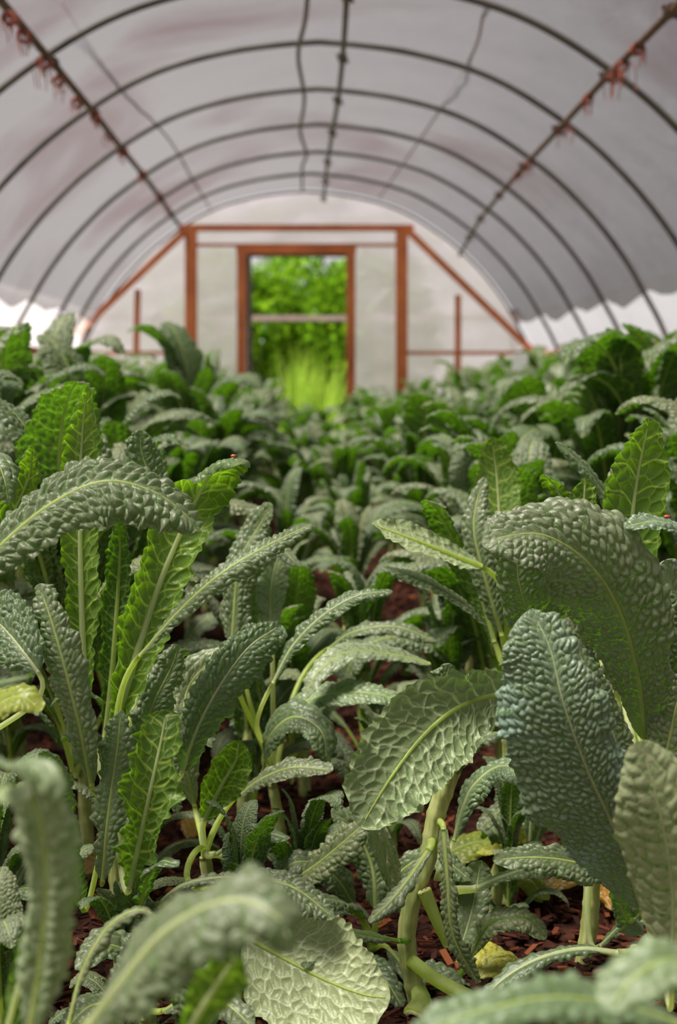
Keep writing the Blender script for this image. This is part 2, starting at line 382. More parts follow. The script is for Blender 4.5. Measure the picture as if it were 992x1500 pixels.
timber('rail', (131, 517), (273, 517), 5.5, 0.03); timber('rail', (597, 517), (792, 517), 5.5, 0.03)
timber('lintel_shadow_strip', (363, 374.5), (508, 374.5), 4, 0.05, 'darkwood', 0.035).name = 'head_shadow_strip'  # added dark strip standing in for the shadow under the door head

# purlins
def kd(k): return YEND - 0.02 - SP * k
def runner(name, pix, r, m, lab, cat, ext=True, dz=0.0, n=90):
    pts = [P(x, y, kd(k)) for x, y, k in pix]
    if ext: pts = [pts[0] + (pts[0] - pts[1]) * 3] + pts
    pts = [p + np.array([0, 0, dz]) for p in pts]
    c, _ = catmull(pts, n)
    return tag(MB().tube(c, r, 10).build(name, M[m], smooth=True), lab, cat), pts
lp = [(-16, -19, 7), (78, 93, 6), (139, 167, 5), (181, 221, 4), (209, 255, 3), (232, 285, 2), (247, 307, 1), (262, 328, 0)]
rp = [(983, 18, 7), (888, 114, 6), (817, 191, 5), (767, 245, 4), (731, 287, 3), (704, 321, 2), (688, 348, 1), (673, 374, 0.2)]
cp = [(513, -130, 7), (508, -4, 6), (502, 86, 5), (495, 148, 4), (487, 195, 3), (480, 238, 2), (477, 266, 1), (474, 292, 0)]
runner('purlin', lp, 0.017, 'rust', 'long steel purlin along the left of the roof with red twine', 'purlin')
runner('purlin', rp, 0.015, 'rust', 'long steel purlin along the right of the roof', 'purlin')
runner('purlin', cp, 0.014, 'steel', 'ridge purlin running straight along the middle of the roof', 'purlin')
hp = [(452, -20, 6.2), (447, 30, 5.6), (437, 82, 5), (446, 145, 4), (440, 192, 3), (449, 226, 2.4), (443, 245, 1.8), (443, 281, .1)]
runner('drip_hose', hp, 0.011, 'cord', 'wavy dark hose hanging under the roof beside the ridge', 'hose')
runner('cord', [(88, 0, 5.9), (131, 66, 5.6), (180, 132, 4.8), (248, 205, 3.5), (282, 262, 1.8), (308, 305, .4)], 0.0065, 'mauvecord', 'thin faded cord under the film between left purlin and ridge', 'cord', ext=False)
runner('cord', [(711, 0, 5.9), (700, 60, 5.5), (680, 100, 4.8), (645, 160, 3.9), (596, 232, 2.6), (555, 290, .6)], 0.0065, 'mauvecord', 'thin faded cord under the film right of the ridge', 'cord', ext=False)
random.seed(4)
def clampj(px, py, k, lab, grp):
    c = P(px, py, kd(k)); t = Vector((0, 1, 0))
    mb = MB(); mb.tube([c + np.array([0, dy, 0.004]) for dy in (-0.03, -0.01, 0.01, 0.03)], [0.022, 0.026, 0.026, 0.022], 10)
    mb.tube([c + np.array([-0.03, 0, 0.02]), c + np.array([0.03, 0, -0.02])], 0.008, 6)
    tag(mb.build('pipe_clamp', M['rust'], smooth=True), lab, 'clamp', grp)
for x, y, k in lp[1:-1]: clampj(x, y, k, 'rusty clamp where a hoop crosses the left purlin', 'clamps on the left purlin')
for x, y, k in rp[:-1]: clampj(x, y, k, 'rusty clamp where a hoop crosses the right purlin', 'clamps on the right purlin')
for x, y, k in cp[1:]: clampj(x, y, k, 'dark clamp where a hoop crosses the ridge purlin', 'clamps on the ridge purlin')
def twine(px, py, D, n, L, lab, grp):
    c = P(px, py, D); mb = MB()
    for i in range(n):
        a = random.uniform(0, 6.28); l_ = L * random.uniform(.4, 1.0); sp = random.uniform(.25, 1.0)
        pts = [c + np.array([0, random.uniform(-.02, .02), 0])]
        for j in range(1, 6):
            t = j / 5; pts.append(c + np.array([math.cos(a) * sp * l_ * .55 * math.sin(t * 2.2), math.sin(a) * l_ * .6 * t, 0.03 * math.sin(t * 3) - l_ * t ** 1.6 * .8]))
        mb.tube(catmull(pts, 9)[0], 0.0022, 5)
    for i in range(2):
        a0 = random.uniform(0, 6); cc = [c + np.array([0.021 * math.cos(a0 + q), 0.018 * (q / 3 - 1) , 0.021 * math.sin(a0 + q)]) for q in np.linspace(0, 12, 26)]
        mb.tube(cc, 0.004, 5)
    tag(mb.build('twine_tuft', M['twine'], smooth=True), lab, 'twine', grp)
for x, y, D, n, L in [(12, 25, 5.1, 9, .13), (34, 52, 5.5, 8, .12), (62, 92, 6.0, 12, .13), (84, 118, 6.3, 8, .12), (112, 150, 6.9, 6, .1), (139, 172, 7.3, 7, .1), (160, 198, 8.0, 6, .1), (180, 222, 8.5, 10, .1), (208, 254, 9.7, 10, .1), (231, 284, 10.9, 10, .1), (247, 307, 12.1, 8, .09)]:
    twine(x, y, D, n, L, 'frayed red twine knotted round the left purlin', 'red twine on the left purlin')
for x, y, D, n, L in [(935, 70, 5.5, 6, .1), (914, 95, 5.8, 9, .16), (903, 112, 6.0, 9, .12), (862, 145, 6.5, 6, .1), (826, 190, 7.3, 6, .12), (777, 240, 8.3, 6, .1), (760, 255, 8.8, 6, .1)]:
    twine(x, y, D, n, L, 'frayed red twine knotted round the right purlin', 'red twine on the right purlin')

# ------------------------------------------------------------------ ground
rs = np.random.RandomState(11)
def ground(name, x0, x1, y0, y1, nx, ny, m, amp, z=0.0):
    X, Y = np.meshgrid(np.linspace(x0, x1, nx), np.linspace(y0, y1, ny), indexing='ij')
    Z = z + amp * (np.sin(X * 7 + Y * 3) * np.sin(Y * 5 - X * 2) + .5 * np.sin(X * 19 + 1) * np.sin(Y * 23))
    V = np.stack([X, Y, Z], -1).reshape(-1, 3); i, j = np.meshgrid(np.arange(nx - 1), np.arange(ny - 1), indexing='ij')
    Fc = np.stack([i * ny + j, (i + 1) * ny + j, (i + 1) * ny + j + 1, i * ny + j + 1], -1).reshape(-1, 4)
    return tag(mesh_obj(name, np_mesh(name, V, Fc), m), kind='structure')
ground('floor', -2.3, 2.25, -1.2, YEND + 0.05, 60, 180, M['soil'], 0.012)['label'] = 'dark red-brown soil bed inside the tunnel'
ground('ground', -40, 40, -30, 60, 30, 30, M['lawn'], 0.0, -0.03)['label'] = 'green grassy ground outside the tunnel'
def scatter_boxes(name, n, fx, size, m, flat=0.25):
    B = np.array([(-1, -1, -1), (1, -1, -1), (1, 1, -1), (-1, 1, -1), (-1, -1, 1), (1, -1, 1), (1, 1, 1), (-1, 1, 1)], float)
    Fb = np.array([(0, 3, 2, 1), (4, 5, 6, 7), (0, 1, 5, 4), (1, 2, 6, 5), (2, 3, 7, 6), (3, 0, 4, 7)])
    c = fx(n); L = size * rs.uniform(.5, 1.6, n); W = L * rs.uniform(.18, .5, n); H = W * flat * rs.uniform(.6, 1.6, n)
    S = np.stack([L, W, H], 1)
    V = B[None] * S[:, None] * (1 - 0.25 * rs.rand(n, 8, 1))
    az = rs.uniform(0, 6.28, n); ti = rs.normal(0, .28, n); rl = rs.normal(0, .35, n)
    ca, sa, ct, st, cr, sr = np.cos(az), np.sin(az), np.cos(ti), np.sin(ti), np.cos(rl), np.sin(rl)
    x, y, z = V[..., 0], V[..., 1], V[..., 2]
    y, z = y * cr[:, None] - z * sr[:, None], y * sr[:, None] + z * cr[:, None]
    x, z = x * ct[:, None] - z * st[:, None], x * st[:, None] + z * ct[:, None]
    x, y = x * ca[:, None] - y * sa[:, None], x * sa[:, None] + y * ca[:, None]
    V = np.stack([x, y, z], -1) + c[:, None]
    Fc = (Fb[None] + (np.arange(n) * 8)[:, None, None]).reshape(-1, 4)
    tone = np.repeat(rs.rand(n) ** 1.3, 8)
    return mesh_obj(name, np_mesh(name, V.reshape(-1, 3), Fc, {'tone': ('FLOAT', tone)}, smooth=False), m)
def fx(n):
    y = 1.2 + 6.3 * rs.rand(n) ** 1.5
    return np.stack([rs.uniform(-1, 1, n) * (0.35 + 0.24 * y), y, rs.uniform(0.004, 0.022, n)], 1)
tag(scatter_boxes('bark_mulch', 26000, fx, 0.011, M['chips']), 'red-brown shredded bark mulch lying between the kale plants', 'mulch', kind='stuff')

# ------------------------------------------------------------------ leaves
def hash2(i, j, s):
    h = np.sin(i * 127.1 + j * 311.7 + s * 74.7) * 43758.5453; return h - np.floor(h)
def worley(x, y, c, seed):
    gx, gy = x / c, y / c; ix, iy = np.floor(gx), np.floor(gy)
    f1 = np.full(x.shape, 9.0); f2 = np.full(x.shape, 9.0)
    for a in (-1, 0, 1):
        for b in (-1, 0, 1):
            cx, cy = ix + a, iy + b
            d = np.hypot(cx + .15 + .7 * hash2(cx, cy, seed) - gx, cy + .15 + .7 * hash2(cx, cy, seed + 3.3) - gy)
            m = d < f1; f2 = np.where(m, f1, np.minimum(f2, d)); f1 = np.where(m, d, f1)
    return f1, f2
def wob(t, seed, n=4, f0=1.0):
    r = np.random.RandomState(int(seed) % 99991); o = 0 * t
    for k in range(n):
        o = o + np.sin(t * f0 * (1.0 + 1.7 * k) * (0.8 + .4 * r.rand()) + 6.28 * r.rand()) / (1 + .7 * k)
    return o / 1.8
def shape_strap(t):  return np.clip(t, 0, 1) ** 0.55 * np.clip(1 - t ** 3.2, 0, 1) ** 0.62 * 1.12 + 0.03
def shape_oval(t):   return np.sin(np.pi * np.clip(t, 0, 1) ** 0.95) ** 0.6 * 1.0 + 0.02
def shape_wing(t):   return 0.35 + 0.65 * np.clip(t, 0, 1) ** .7 * (1 - t ** 6)
SH = dict(strap=shape_strap, oval=shape_oval, wing=shape_wing)
def leaf_geo(C, N0, W, roll=1.6, vee=0.25, cell=0.011, amp=0.0024, res=0.0014, shape='strap', seed=1, ruff=0.006, skew=0.0, lat=0.03, rr=None, curlp=2.2):
    """blade along centreline C (control points) with top-side normals N0; returns verts, faces, attrs, centreline, normals, length"""
    q = np.hstack([np.array(C, float), np.array(N0, float)])
    _, L = catmull(q, 10)
    n = max(14, int(L / res)); q, L = catmull(q, n)
    c = q[:, :3]; T, N, S = frames(c, q[:, 3:])
    m = max(9, int(2 * W / res) | 1); u = np.linspace(-1, 1, m)
    t = np.linspace(0, 1, n)
    w = W * SH[shape](t)
    yy = t * L
    def side(sg):
        e = 1 + 0.13 * wob(yy / 0.045, seed + 7 * sg, 3) + 0.075 * np.abs(wob(yy / 0.0075, seed + 11 * sg, 2)) - 0.02
        return w * e * (1 + skew * sg)
    wl_, wr_ = side(-1), side(1)
    wu = np.where(u[None] < 0, wl_[:, None], wr_[:, None])
    au = np.abs(u)[None]; sg = np.sign(u)[None]
    rl = roll if rr is None else np.where(u[None] < 0, roll, rr)
    rlv = rl * (0.75 + 0.35 * wob(t * 5, seed + 3, 2))[:, None]
    vv = vee * (0.6 + 0.4 * (1 - t))[:, None]
    th = vv - rlv * au ** curlp
    du = u[1] - u[0]; mid = m // 2
    cx = np.cos(th) * wu * du; cz = np.sin(th) * wu * du
    def integ(a, odd):
        r = np.zeros_like(a)
        r[:, mid + 1:] = np.cumsum((a[:, mid:-1] + a[:, mid + 1:]) / 2, 1)
        lft = np.cumsum(((a[:, 1:mid + 1] + a[:, :mid]) / 2)[:, ::-1], 1)[:, ::-1]
        r[:, :mid] = -lft if odd else lft
        return r
    X = integ(cx, True); Z = integ(cz, False)
    xa = u[None] * wu; ya = np.broadcast_to(yy[:, None], xa.shape)
    wx = xa + 0.0022 * np.sin(ya * 140 + seed) + 0.0012 * np.sin(ya * 320 + xa * 200)
    wy = ya - 0.75 * np.abs(xa) + 0.003 * np.sin(xa * 170 + seed * 2)
    vy = ya - 0.5 * np.abs(xa) + 0.0015 * np.sin(xa * 260 + seed * 2)
    vx = xa + 0.0016 * np.sin(ya * 230 + seed)
    f1, f2 = worley(vx + seed * .37, vy * 1.05 + seed * .11, cell, seed)
    g1, g2 = worley(vx * 1.1 + seed * .17, vy + seed * .31, cell * .42, seed + 9)
    edge = (f2 - f1) * cell                       # ~ distance to a small vein
    sl = (wy + 0.5 * lat * (sg > 0)) / lat + 0.18 * np.sin(xa * 60 + seed); fr_ = np.abs(sl - np.round(sl)) * lat * 0.8
    fade = np.clip(1.15 - au, 0.25, 1)
    latm = np.clip(1.3 - fr_ / (0.0011 * (0.45 + fade)), 0, 1)
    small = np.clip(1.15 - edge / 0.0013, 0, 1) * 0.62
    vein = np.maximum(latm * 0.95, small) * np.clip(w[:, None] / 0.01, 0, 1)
    dome = np.clip(edge / (cell * 0.62), 0, 1) ** 0.72 * np.clip(0.55 + fr_ / 0.005, 0.55, 1)
    dome2 = 1 - np.clip(f1, 0, 1) ** 2
    damp = np.clip(np.abs(xa) / 0.012, 0.15, 1) * np.clip(t[:, None] * 5, 0.15, 1)
    h = 1.12 * amp * damp * (0.95 * dome + 0.60 * dome2 + 0.22 * (1 - np.clip(g1, 0, 1) ** 2) - 0.75)
    ru = ruff * au ** 3 * (wob(ya / 0.014 + sg * 3, seed + 5, 3) * .6 + wob(ya / 0.006 + sg * 5, seed + 6, 2) * .35) * np.clip(t[:, None] * 5, 0.1, 1)
    hh = h + ru
    ln = np.cos(th); ls = -np.sin(th) * sg
    X2 = X + ls * hh; Z2 = Z + ln * hh
    V = c[:, None] + X2[..., None] * S[:, None] + Z2[..., None] * N[:, None]
    i, j = np.meshgrid(np.arange(n - 1), np.arange(m - 1), indexing='ij')
    # winding so that the face normal points to the top side (+N);  S = T x N
    Fc = np.stack([i * m + j, i * m + j + 1, (i + 1) * m + j + 1, (i + 1) * m + j], -1).reshape(-1, 4)
    a, b, d = V[0, 0], V[0, 1], V[1, 0]
    k0, k1 = n // 3, mid
    nn = np.cross(V[k0, k1 + 1] - V[k0, k1], V[k0 + 1, k1] - V[k0, k1])
    if nn @ N[k0] < 0: Fc = Fc[:, ::-1]
    lc = np.stack([xa + seed * .61, ya + seed * .23, 0 * xa], -1)
    return V.reshape(-1, 3), Fc, {'vein': ('FLOAT', vein.ravel()), 'lc': ('FLOAT_VECTOR', lc.reshape(-1, 3))}, c, N, L
def rib_geo(C, N, r0, r1, seg=8, flat=0.8, drop=0.25, power=0.8, rmid=None):
    n = len(C); t = np.linspace(0, 1, n)
    r = r1 + (r0 - r1) * (1 - t) ** power
    return tube(C - N * (r * drop)[:, None], r, seg, flat, N0=N)

class Plant:
    pass
seedc = [100]
def make_stalk(root, pts, r, name='stalk', material='stalk', seed=0):
    c, L = catmull(pts, max(12, int(np.linalg.norm(np.array(pts[-1]) - np.array(pts[0])) / 0.006)))
    s = np.linspace(0, L, len(c)); rg = np.random.RandomState(seed)
    rad = r * (1 + 0.10 * np.maximum(0, np.sin(s / 0.032 * 6.28 + seed)) ** 4 + 0.05 * np.sin(s / 0.05))
    V, Fc = tube(c, rad, 20)
    a = np.arange(20) / 20 * 6.283; nn = len(c); q = V[:nn * 20].reshape(nn, 20, 3)
    k = 1 + .07 * np.cos(5 * a[None] + s[:, None] * 30 + seed) + .05 * np.sin(9 * a[None] - s[:, None] * 22)
    V[:nn * 20] = (c[:, None] + (q - c[:, None]) * k[..., None]).reshape(-1, 3)
    # lengthwise ribs
    return mesh_obj(name, np_mesh(name, V, Fc), M[material], root)
def hero(root, crown, pts, w, n0, n1, m='leaf', rib='rib', r0=0.0038, r1=0.0009, label=None, pet=True, rpet=None, nm=None, **kw):
    """leaf traced by its midrib: pts = (px,py,depth) from blade base to tip; w = blade width in photo px; n0,n1 = top-side normals"""
    seedc[0] += 13
    off = np.array(root.location)
    pw = [P(*p) for p in pts]; Dm = np.mean([p[2] for p in pts])
    W = w / F * Dm / 2
    k = len(pw); nrm = [np.array(n0, float) * (1 - i / (k - 1)) + np.array(n1, float) * i / (k - 1) for i in range(k)]
    if nm is not None: nrm[k // 2] = np.array(nm, float)
    res = 0.00135 if 1.4 < Dm < 2.25 else 0.0022
    V, Fc, at, c, N, L = leaf_geo([p - off for p in pw], nrm, W, seed=seedc[0], res=kw.pop('res', res), **kw)
    lf = mesh_obj('leaf', np_mesh('leaf', V, Fc, at), M[m], root)
    if label: lf['label'] = label
    rv, rf = rib_geo(c[: int(len(c) * .97):3], N[: int(len(c) * .97):3], r0, r1)
    mb = MB().add(rv, rf)
    if pet and crown is not None:
        b = pw[0] - off; d = pw[1] - pw[0]; d /= np.linalg.norm(d); cr = np.array(crown) - off
        g = np.linalg.norm(b - cr)
        up = np.array([0, 0, 1.0]); up = up * .6 + (b - cr) / (g + 1e-6) * .6
        tt = np.linspace(0, 1, 16)[:, None]
        h = (2 * tt ** 3 - 3 * tt ** 2 + 1) * cr + (tt ** 3 - 2 * tt ** 2 + tt) * up * g + (-2 * tt ** 3 + 3 * tt ** 2) * b + (tt ** 3 - tt ** 2) * d * g
        rp_ = rpet or r0 * 1.45
        V2, F2 = tube(h, np.linspace(rp_, r0 * 1.02, 16), 9, 0.85, N0=np.broadcast_to(nrm[0], h.shape))
        mb.add(V2, F2)
    mb.build('midrib', M[rib], lf, smooth=True)
    return lf

UPC = (0, -0.35, 1); TC = (0, -1, .25); UC = (0, 1, -.1)
def plant(label, base, crown, r=0.010, group=None, stalk=True):
    root = empty('kale_plant', (base[0], base[1], 0.0))
    tag(root, label, 'kale plant', group)
    if stalk:
        b = np.array(base, float); c = np.array(crown, float); o_ = b.copy()
        make_stalk(root, [(b - o_) + np.array([0, 0, -.02]), (b - o_) * .5 + (c - o_) * .35 + np.array([0.008, 0, .0]), c - o_], r, seed=seedc[0])
    return root
#HEROES
# ---- left plant
cA = P(165, 1180, 1.88); bA = P(175, 1400, 1.88); bA[2] = 0
A = plant('sharp tall kale plant at left with bright upright leaves and long green stems', bA, cA, 0.013)
def A_(pts, w, n0, n1, **k): return hero(A, cA, pts, w, n0, n1, **k)
A_([(160, 1090, 1.9), (192, 985, 1.9), (232, 860, 1.92), (272, 765, 1.94), (305, 700, 1.95), (338, 672, 1.90), (352, 680, 1.86)], 128, (.15, 1, .15), (-.1, -.1, 1), m='bright', rib='ribw', r0=.006, nm=(.1, 1, -.1), roll=2.2, vee=-.15, cell=.019, amp=.0022, rpet=.008, label='broad leaf showing its glowing veined underside')
A_([(128, 1060, 1.93), (122, 950, 1.95), (118, 820, 1.97), (118, 700, 1.98), (122, 620, 1.98), (128, 566, 1.96)], 92, (0, 1, .1), (.1, .9, .3), m='bright', rib='ribw', r0=.0055, roll=2.4, vee=-.1, cell=.019, amp=.0022, rpet=.008, skew=-.1)
A_([(205, 960, 1.86), (262, 896, 1.83), (320, 843, 1.82), (390, 800, 1.84), (456, 768, 1.88)], 74, (-.3, -.5, .9), (-.2, -.5, .9), r0=.004, roll=2.3, vee=.15, amp=.0030, cell=.010)
A_([(268, 1130, 1.86), (288, 1070, 1.85), (322, 1005, 1.85), (365, 948, 1.87), (412, 915, 1.9)], 104, (.45, -.9, .35), (.35, -.7, .6), rib='ribw', r0=.0032, roll=1.5, vee=.2, amp=.0028, cell=.0095, skew=.1, ruff=.008)
A_([(134, 1150, 1.82), (118, 1070, 1.80), (97, 985, 1.80), (74, 905, 1.82), (56, 856, 1.84)], 92, (-.5, -.9, .3), (-.4, -.8, .5), r0=.004, roll=1.7, vee=.2, amp=.0028, cell=.010, ruff=.009)
A_([(190, 1300, 1.76), (205, 1230, 1.74), (222, 1150, 1.73), (236, 1085, 1.74), (244, 1040, 1.76)], 120, (.1, 1, 0), (.1, 1, .3), m='bright', rib='ribw', r0=.004, roll=1.9, vee=-.25, cell=.014, amp=.002, ruff=.014, label='bright yellow-green leaf standing upright with frilled edges')
A_([(150, 1290, 1.8), (158, 1200, 1.8), (170, 1110, 1.82), (178, 1040, 1.84)], 74, (-.2, -1, .2), (-.1, -1, .2), r0=.003, roll=1.4, ruff=.012, cell=.009)
A_([(155, 1080, 1.98), (165, 980, 2.0), (172, 880, 2.02), (176, 800, 2.02), (172, 740, 2.0)], 62, (.2, 1, .1), (0, 1, .1), r0=.005, roll=2.4, vee=-.1, cell=.012)
A_([(180, 1060, 2.0), (215, 960, 2.04), (245, 880, 2.06), (258, 800, 2.07), (250, 745, 2.05)], 66, (-.5, -.8, .3), (-.5, -.8, .3), r0=.004, roll=2.6, vee=.2, cell=.010, amp=.003)
A_([(195, 1110, 1.9), (225, 1030, 1.92), (250, 980, 1.94), (262, 945, 1.95)], 84, (.5, -.8, .4), (.5, -.6, .7), r0=.0035, roll=1.8, ruff=.012, cell=.009)
A_([(205, 1330, 1.8), (215, 1290, 1.76), (235, 1262, 1.72), (262, 1268, 1.7)], 50, (0, -.4, 1), (.2, -.5, .8), r0=.003, roll=1.6, ruff=.01)
A_([(178, 1290, 1.95), (205, 1180, 2.0), (250, 1090, 2.02), (290, 1060, 2.02), (310, 1095, 1.98)], 70, (-.2, -.5, 1), (.4, -.4, .8), r0=.003, roll=1.8)
A_([(120, 1330, 1.86), (90, 1220, 1.8), (80, 1140, 1.76), (62, 1100, 1.74)], 76, (.3, -1, .2), (-.2, -.8, .5), r0=.0032, roll=1.9, cell=.009, amp=.003)
A_([(232, 1325, 1.84), (262, 1300, 1.82), (300, 1288, 1.82), (345, 1285, 1.82), (385, 1290, 1.84)], 36, (0, -.3, 1), (0, -.3, 1), rib='ribw', r0=.006, roll=2.6, shape='wing')
A_([(240, 740, 2.12), (222, 700, 2.12), (208, 665, 2.12), (205, 630, 2.12)], 72, (.2, -1, .2), (.1, -.8, .5), r0=.003, roll=1.6, amp=.0034, cell=.011)
# ---- plant beyond the left edge
cL = P(-90, 1150, 1.82); bL = P(-100, 1400, 1.82); bL[2] = 0
L = plant('kale plant rooted beyond the left edge, big arching blistered leaf', bL, cL, 0.012)
def L_(pts, w, n0, n1, **k): return hero(L, cL, pts, w, n0, n1, **k)
L_([(-70, 880, 1.74), (0, 800, 1.74), (75, 738, 1.74), (150, 705, 1.74), (215, 716, 1.74), (262, 745, 1.74), (292, 778, 1.74)], 175, (-.25, -.62, .8), (.45, -.62, .7), r0=.004, roll=1.7, vee=.05, amp=.0052, cell=.0150, ruff=.010, skew=.05, label='large arching leaf with a coarsely blistered grey top')
L_([(-60, 960, 1.95), (-25, 840, 1.98), (15, 760, 2.0), (42, 700, 2.0), (48, 652, 1.97)], 74, (-.1, 1, .1), (.1, .9, .2), m='bright', rib='ribw', r0=.004, roll=2.2, vee=-.1, cell=.014)
L_([(56, 985, 1.78), (34, 955, 1.80), (5, 920, 1.84), (-30, 890, 1.88)], 130, (-.3, -1, .4), (-.3, -1, .3), rib='ribw', r0=.003, roll=1.3, amp=.003, cell=.010)
L_([(-60, 1120, 1.55), (-20, 1050, 1.5), (25, 1020, 1.47), (62, 1040, 1.46)], 84, (0, -.6, .8), (.2, -.6, .6), m='yellow', r0=.003, roll=1.2, amp=.0018, cell=.012, label='pale yellowing leaf edge')
L_([(-60, 820, 1.9), (-30, 730, 1.92), (-8, 680, 1.92), (6, 700, 1.9), (12, 740, 1.88)], 84, (-.4, -.6, .8), (.8, -.5, .2), r0=.003, roll=1.6, amp=.003)
L_([(-40, 1000, 1.4), (-15, 1002, 1.3), (15, 996, 1.25), (48, 990, 1.22)], 26, (0, -.5, 1), (0, -.5, 1), m='bright', rib='ribw', r0=.002, roll=1.2)
# ---- foreground left
cF = P(20, 1700, 1.02); bF = cF.copy(); bF[2] = 0; cF[2] = max(cF[2], .12)
FL = plant('blurred kale plant in the bottom left corner with a tall drooping leaf', bF, cF, 0.012)
def FL_(pts, w, n0, n1, **k): return hero(FL, cF, pts, w, n0, n1, **k)
FL_([(42, 1520, 1.00), (60, 1400, .99), (68, 1280, .96), (54, 1180, .94), (22, 1125, .92), (-20, 1118, .90)], 165, (-.2, -.9, .5), (-.3, -.5, 1), m='pale', r0=.003, roll=1.9, amp=.0028, cell=.011)
FL_([(8, 1520, 1.15), (35, 1420, 1.14), (60, 1350, 1.13), (62, 1280, 1.12)], 70, (.5, .8, .2), (.5, .8, .2), rib='ribw', r0=.003, roll=1.4)
FL_([(100, 1500, 1.42), (122, 1420, 1.42), (158, 1358, 1.42), (200, 1333, 1.42), (232, 1342, 1.42)], 42, (-.6, -.4, .6), (0, -.3, 1), r0=.0035, roll=2.6, amp=.002)
FL_([(165, 1490, 1.55), (185, 1420, 1.6), (215, 1370, 1.62), (232, 1360, 1.62)], 60, (.2, -1, .3), (.2, -.8, .3), r0=.003, roll=1.8, amp=.003, cell=.009)
FL_([(300, 1520, 1.5), (290, 1470, 1.5), (282, 1420, 1.5)], 90, (0, -1, .2), (0, -1, .2), r0=.003, roll=1.6)
# ---- foreground centre
cM = P(90, 1720, .93); bM = cM.copy(); bM[2] = 0; cM[2] = max(cM[2], .10)
FM = plant('blurred foreground kale plant whose grey leaf curls over near the bottom edge', bM, cM, 0.010)
hero(FM, cM, [(130, 1500, .92), (180, 1435, .90), (235, 1370, .88), (300, 1328, .86), (360, 1320, .85), (408, 1345, .84), (430, 1395, .84)], 215, (-.6, -.4, .6), (.5, -.8, .4), nm=(.0, -.45, 1), rib='ribw', r0=.0045, roll=1.5, vee=-.1, amp=.0035, cell=.0115, ruff=.01, skew=.1, label='out of focus grey leaf curling over, green below')
hero(FM, cM, [(270, 1520, .99), (300, 1470, .98), (330, 1425, .97), (352, 1395, .96)], 90, (.2, 1, .2), (.2, 1, .2), m='bright', rib='ribw', r0=.003, roll=1.2, amp=.002)
# ---- broken plant in the centre
cC = P(662, 1128, 1.93); bC = P(620, 1500, 1.93); bC[2] = 0
C = plant('snapped kale plant in the centre with bare yellow-green stalk and broken leaf stems', bC, cC, 0.01, stalk=False)
o_ = np.array(C.location)
make_stalk(C, [P(*p) - o_ for p in [(618, 1500, 1.93), (606, 1440, 1.93), (596, 1375, 1.93), (606, 1310, 1.93), (626, 1262, 1.93), (638, 1200, 1.93), (650, 1160, 1.93), (662, 1125, 1.93)]], 0.0125, seed=3)
def stub(name, pts, w0, w1, lab=None, mt='rib'):
    pw = [P(*p) - o_ for p in pts]; c, L_ = catmull(pw, 30)
    D = pts[0][2]; r = np.linspace(w0, w1, 30) / F * D / 2
    V, Fc = tube(c, r, 12, 0.75); o = mesh_obj(name, np_mesh(name, V, Fc), M[mt], C)
    e = c[-1]; t = c[-1] - c[-2]; t /= np.linalg.norm(t)
    V, Fc = tube(np.array([e - t * .001, e + t * .0018, e + t * .0022]), [r[-1] * .93, r[-1] * .9, r[-1] * .5], 10, .75)
    mesh_obj('cut_end', np_mesh('cut_end', V, Fc), M['cut'], o)
    if lab: o['label'] = lab
    return o
stub('leaf_stub', [(600, 1405, 1.92), (640, 1435, 1.90), (690, 1462, 1.88)], 26, 30, 'thick yellow broken leaf stem')
stub('leaf_stub', [(655, 1385, 1.90), (640, 1350, 1.90), (622, 1305, 1.91)], 16, 30)
stub('leaf_stub', [(612, 1445, 1.93), (618, 1470, 1.9), (608, 1490, 1.88)], 26, 40)
def C_(pts, w, n0, n1, cr=None, **k): return hero(C, cC if cr is None else P(*cr), pts, w, n0, n1, **k)
C_([(765, 1016, 1.93), (715, 1020, 1.9), (665, 1040, 1.86), (618, 1080, 1.83), (572, 1140, 1.80), (528, 1212, 1.78)], 185, (.15, 1, -.25), (.35, 1, .5), m='pale', r0=.0042, r1=.0007, roll=.55, vee=-.15, cell=.0175, amp=.0024, ruff=.010, lat=.034, cr=(775, 1024, 1.95), label='large pale leaf hanging with its netted underside to the front')
C_([(664, 1150, 1.93), (684, 1105, 1.92), (715, 1078, 1.91), (768, 1076, 1.90)], 36, (-.4, -.5, .7), (0, -.3, 1), r0=.003, roll=3.0, amp=.002, rib='ribg')
C_([(665, 1230, 1.98), (676, 1190, 1.98), (695, 1150, 1.98), (735, 1122, 1.96), (790, 1140, 1.92), (858, 1196, 1.88)], 88, (-.8, -.3, .5), (.5, -.55, .8), nm=(-.1, -.45, 1), m='pale', rib='ribw', r0=.0038, roll=1.3, vee=.05, cell=.011, cr=(640, 1290, 1.94))
C_([(650, 1215, 1.9), (656, 1290, 1.88), (664, 1370, 1.87), (700, 1440, 1.86)], 40, (-.6, -.8, .2), (-.6, -.7, .4), rib='rib', r0=.004, roll=2.0, vee=.4, shape='wing', cell=.009, cr=(640, 1205, 1.93))
C_([(628, 1245, 1.9), (600, 1285, 1.88), (572, 1320, 1.86), (540, 1350, 1.85)], 42, (-.5, -.6, .7), (-.4, -.5, .8), rib='rib', r0=.005, roll=2.4, shape='wing', cell=.012, cr=(632, 1232, 1.93))
C_([(585, 1378, 1.9), (540, 1370, 1.88), (490, 1362, 1.86), (430, 1366, 1.84)], 44, (0, -.45, 1), (0, -.4, 1), rib='ribg', r0=.004, roll=2.6, amp=.0014, cr=(600, 1382, 1.93))
C_([(640, 1140, 1.94), (636, 1110, 1.96), (650, 1070, 1.98), (664, 1040, 2.0)], 34, (-.4, -1, .2), (.2, -1, .3), rib='rib', r0=.005, roll=1.6, shape='wing')
C_([(655, 1145, 1.92), (672, 1115, 1.92), (690, 1085, 1.93), (712, 1050, 1.95)], 40, (.4, -1, .2), (.2, -1, .3), rib='rib', r0=.005, roll=1.6, shape='wing')
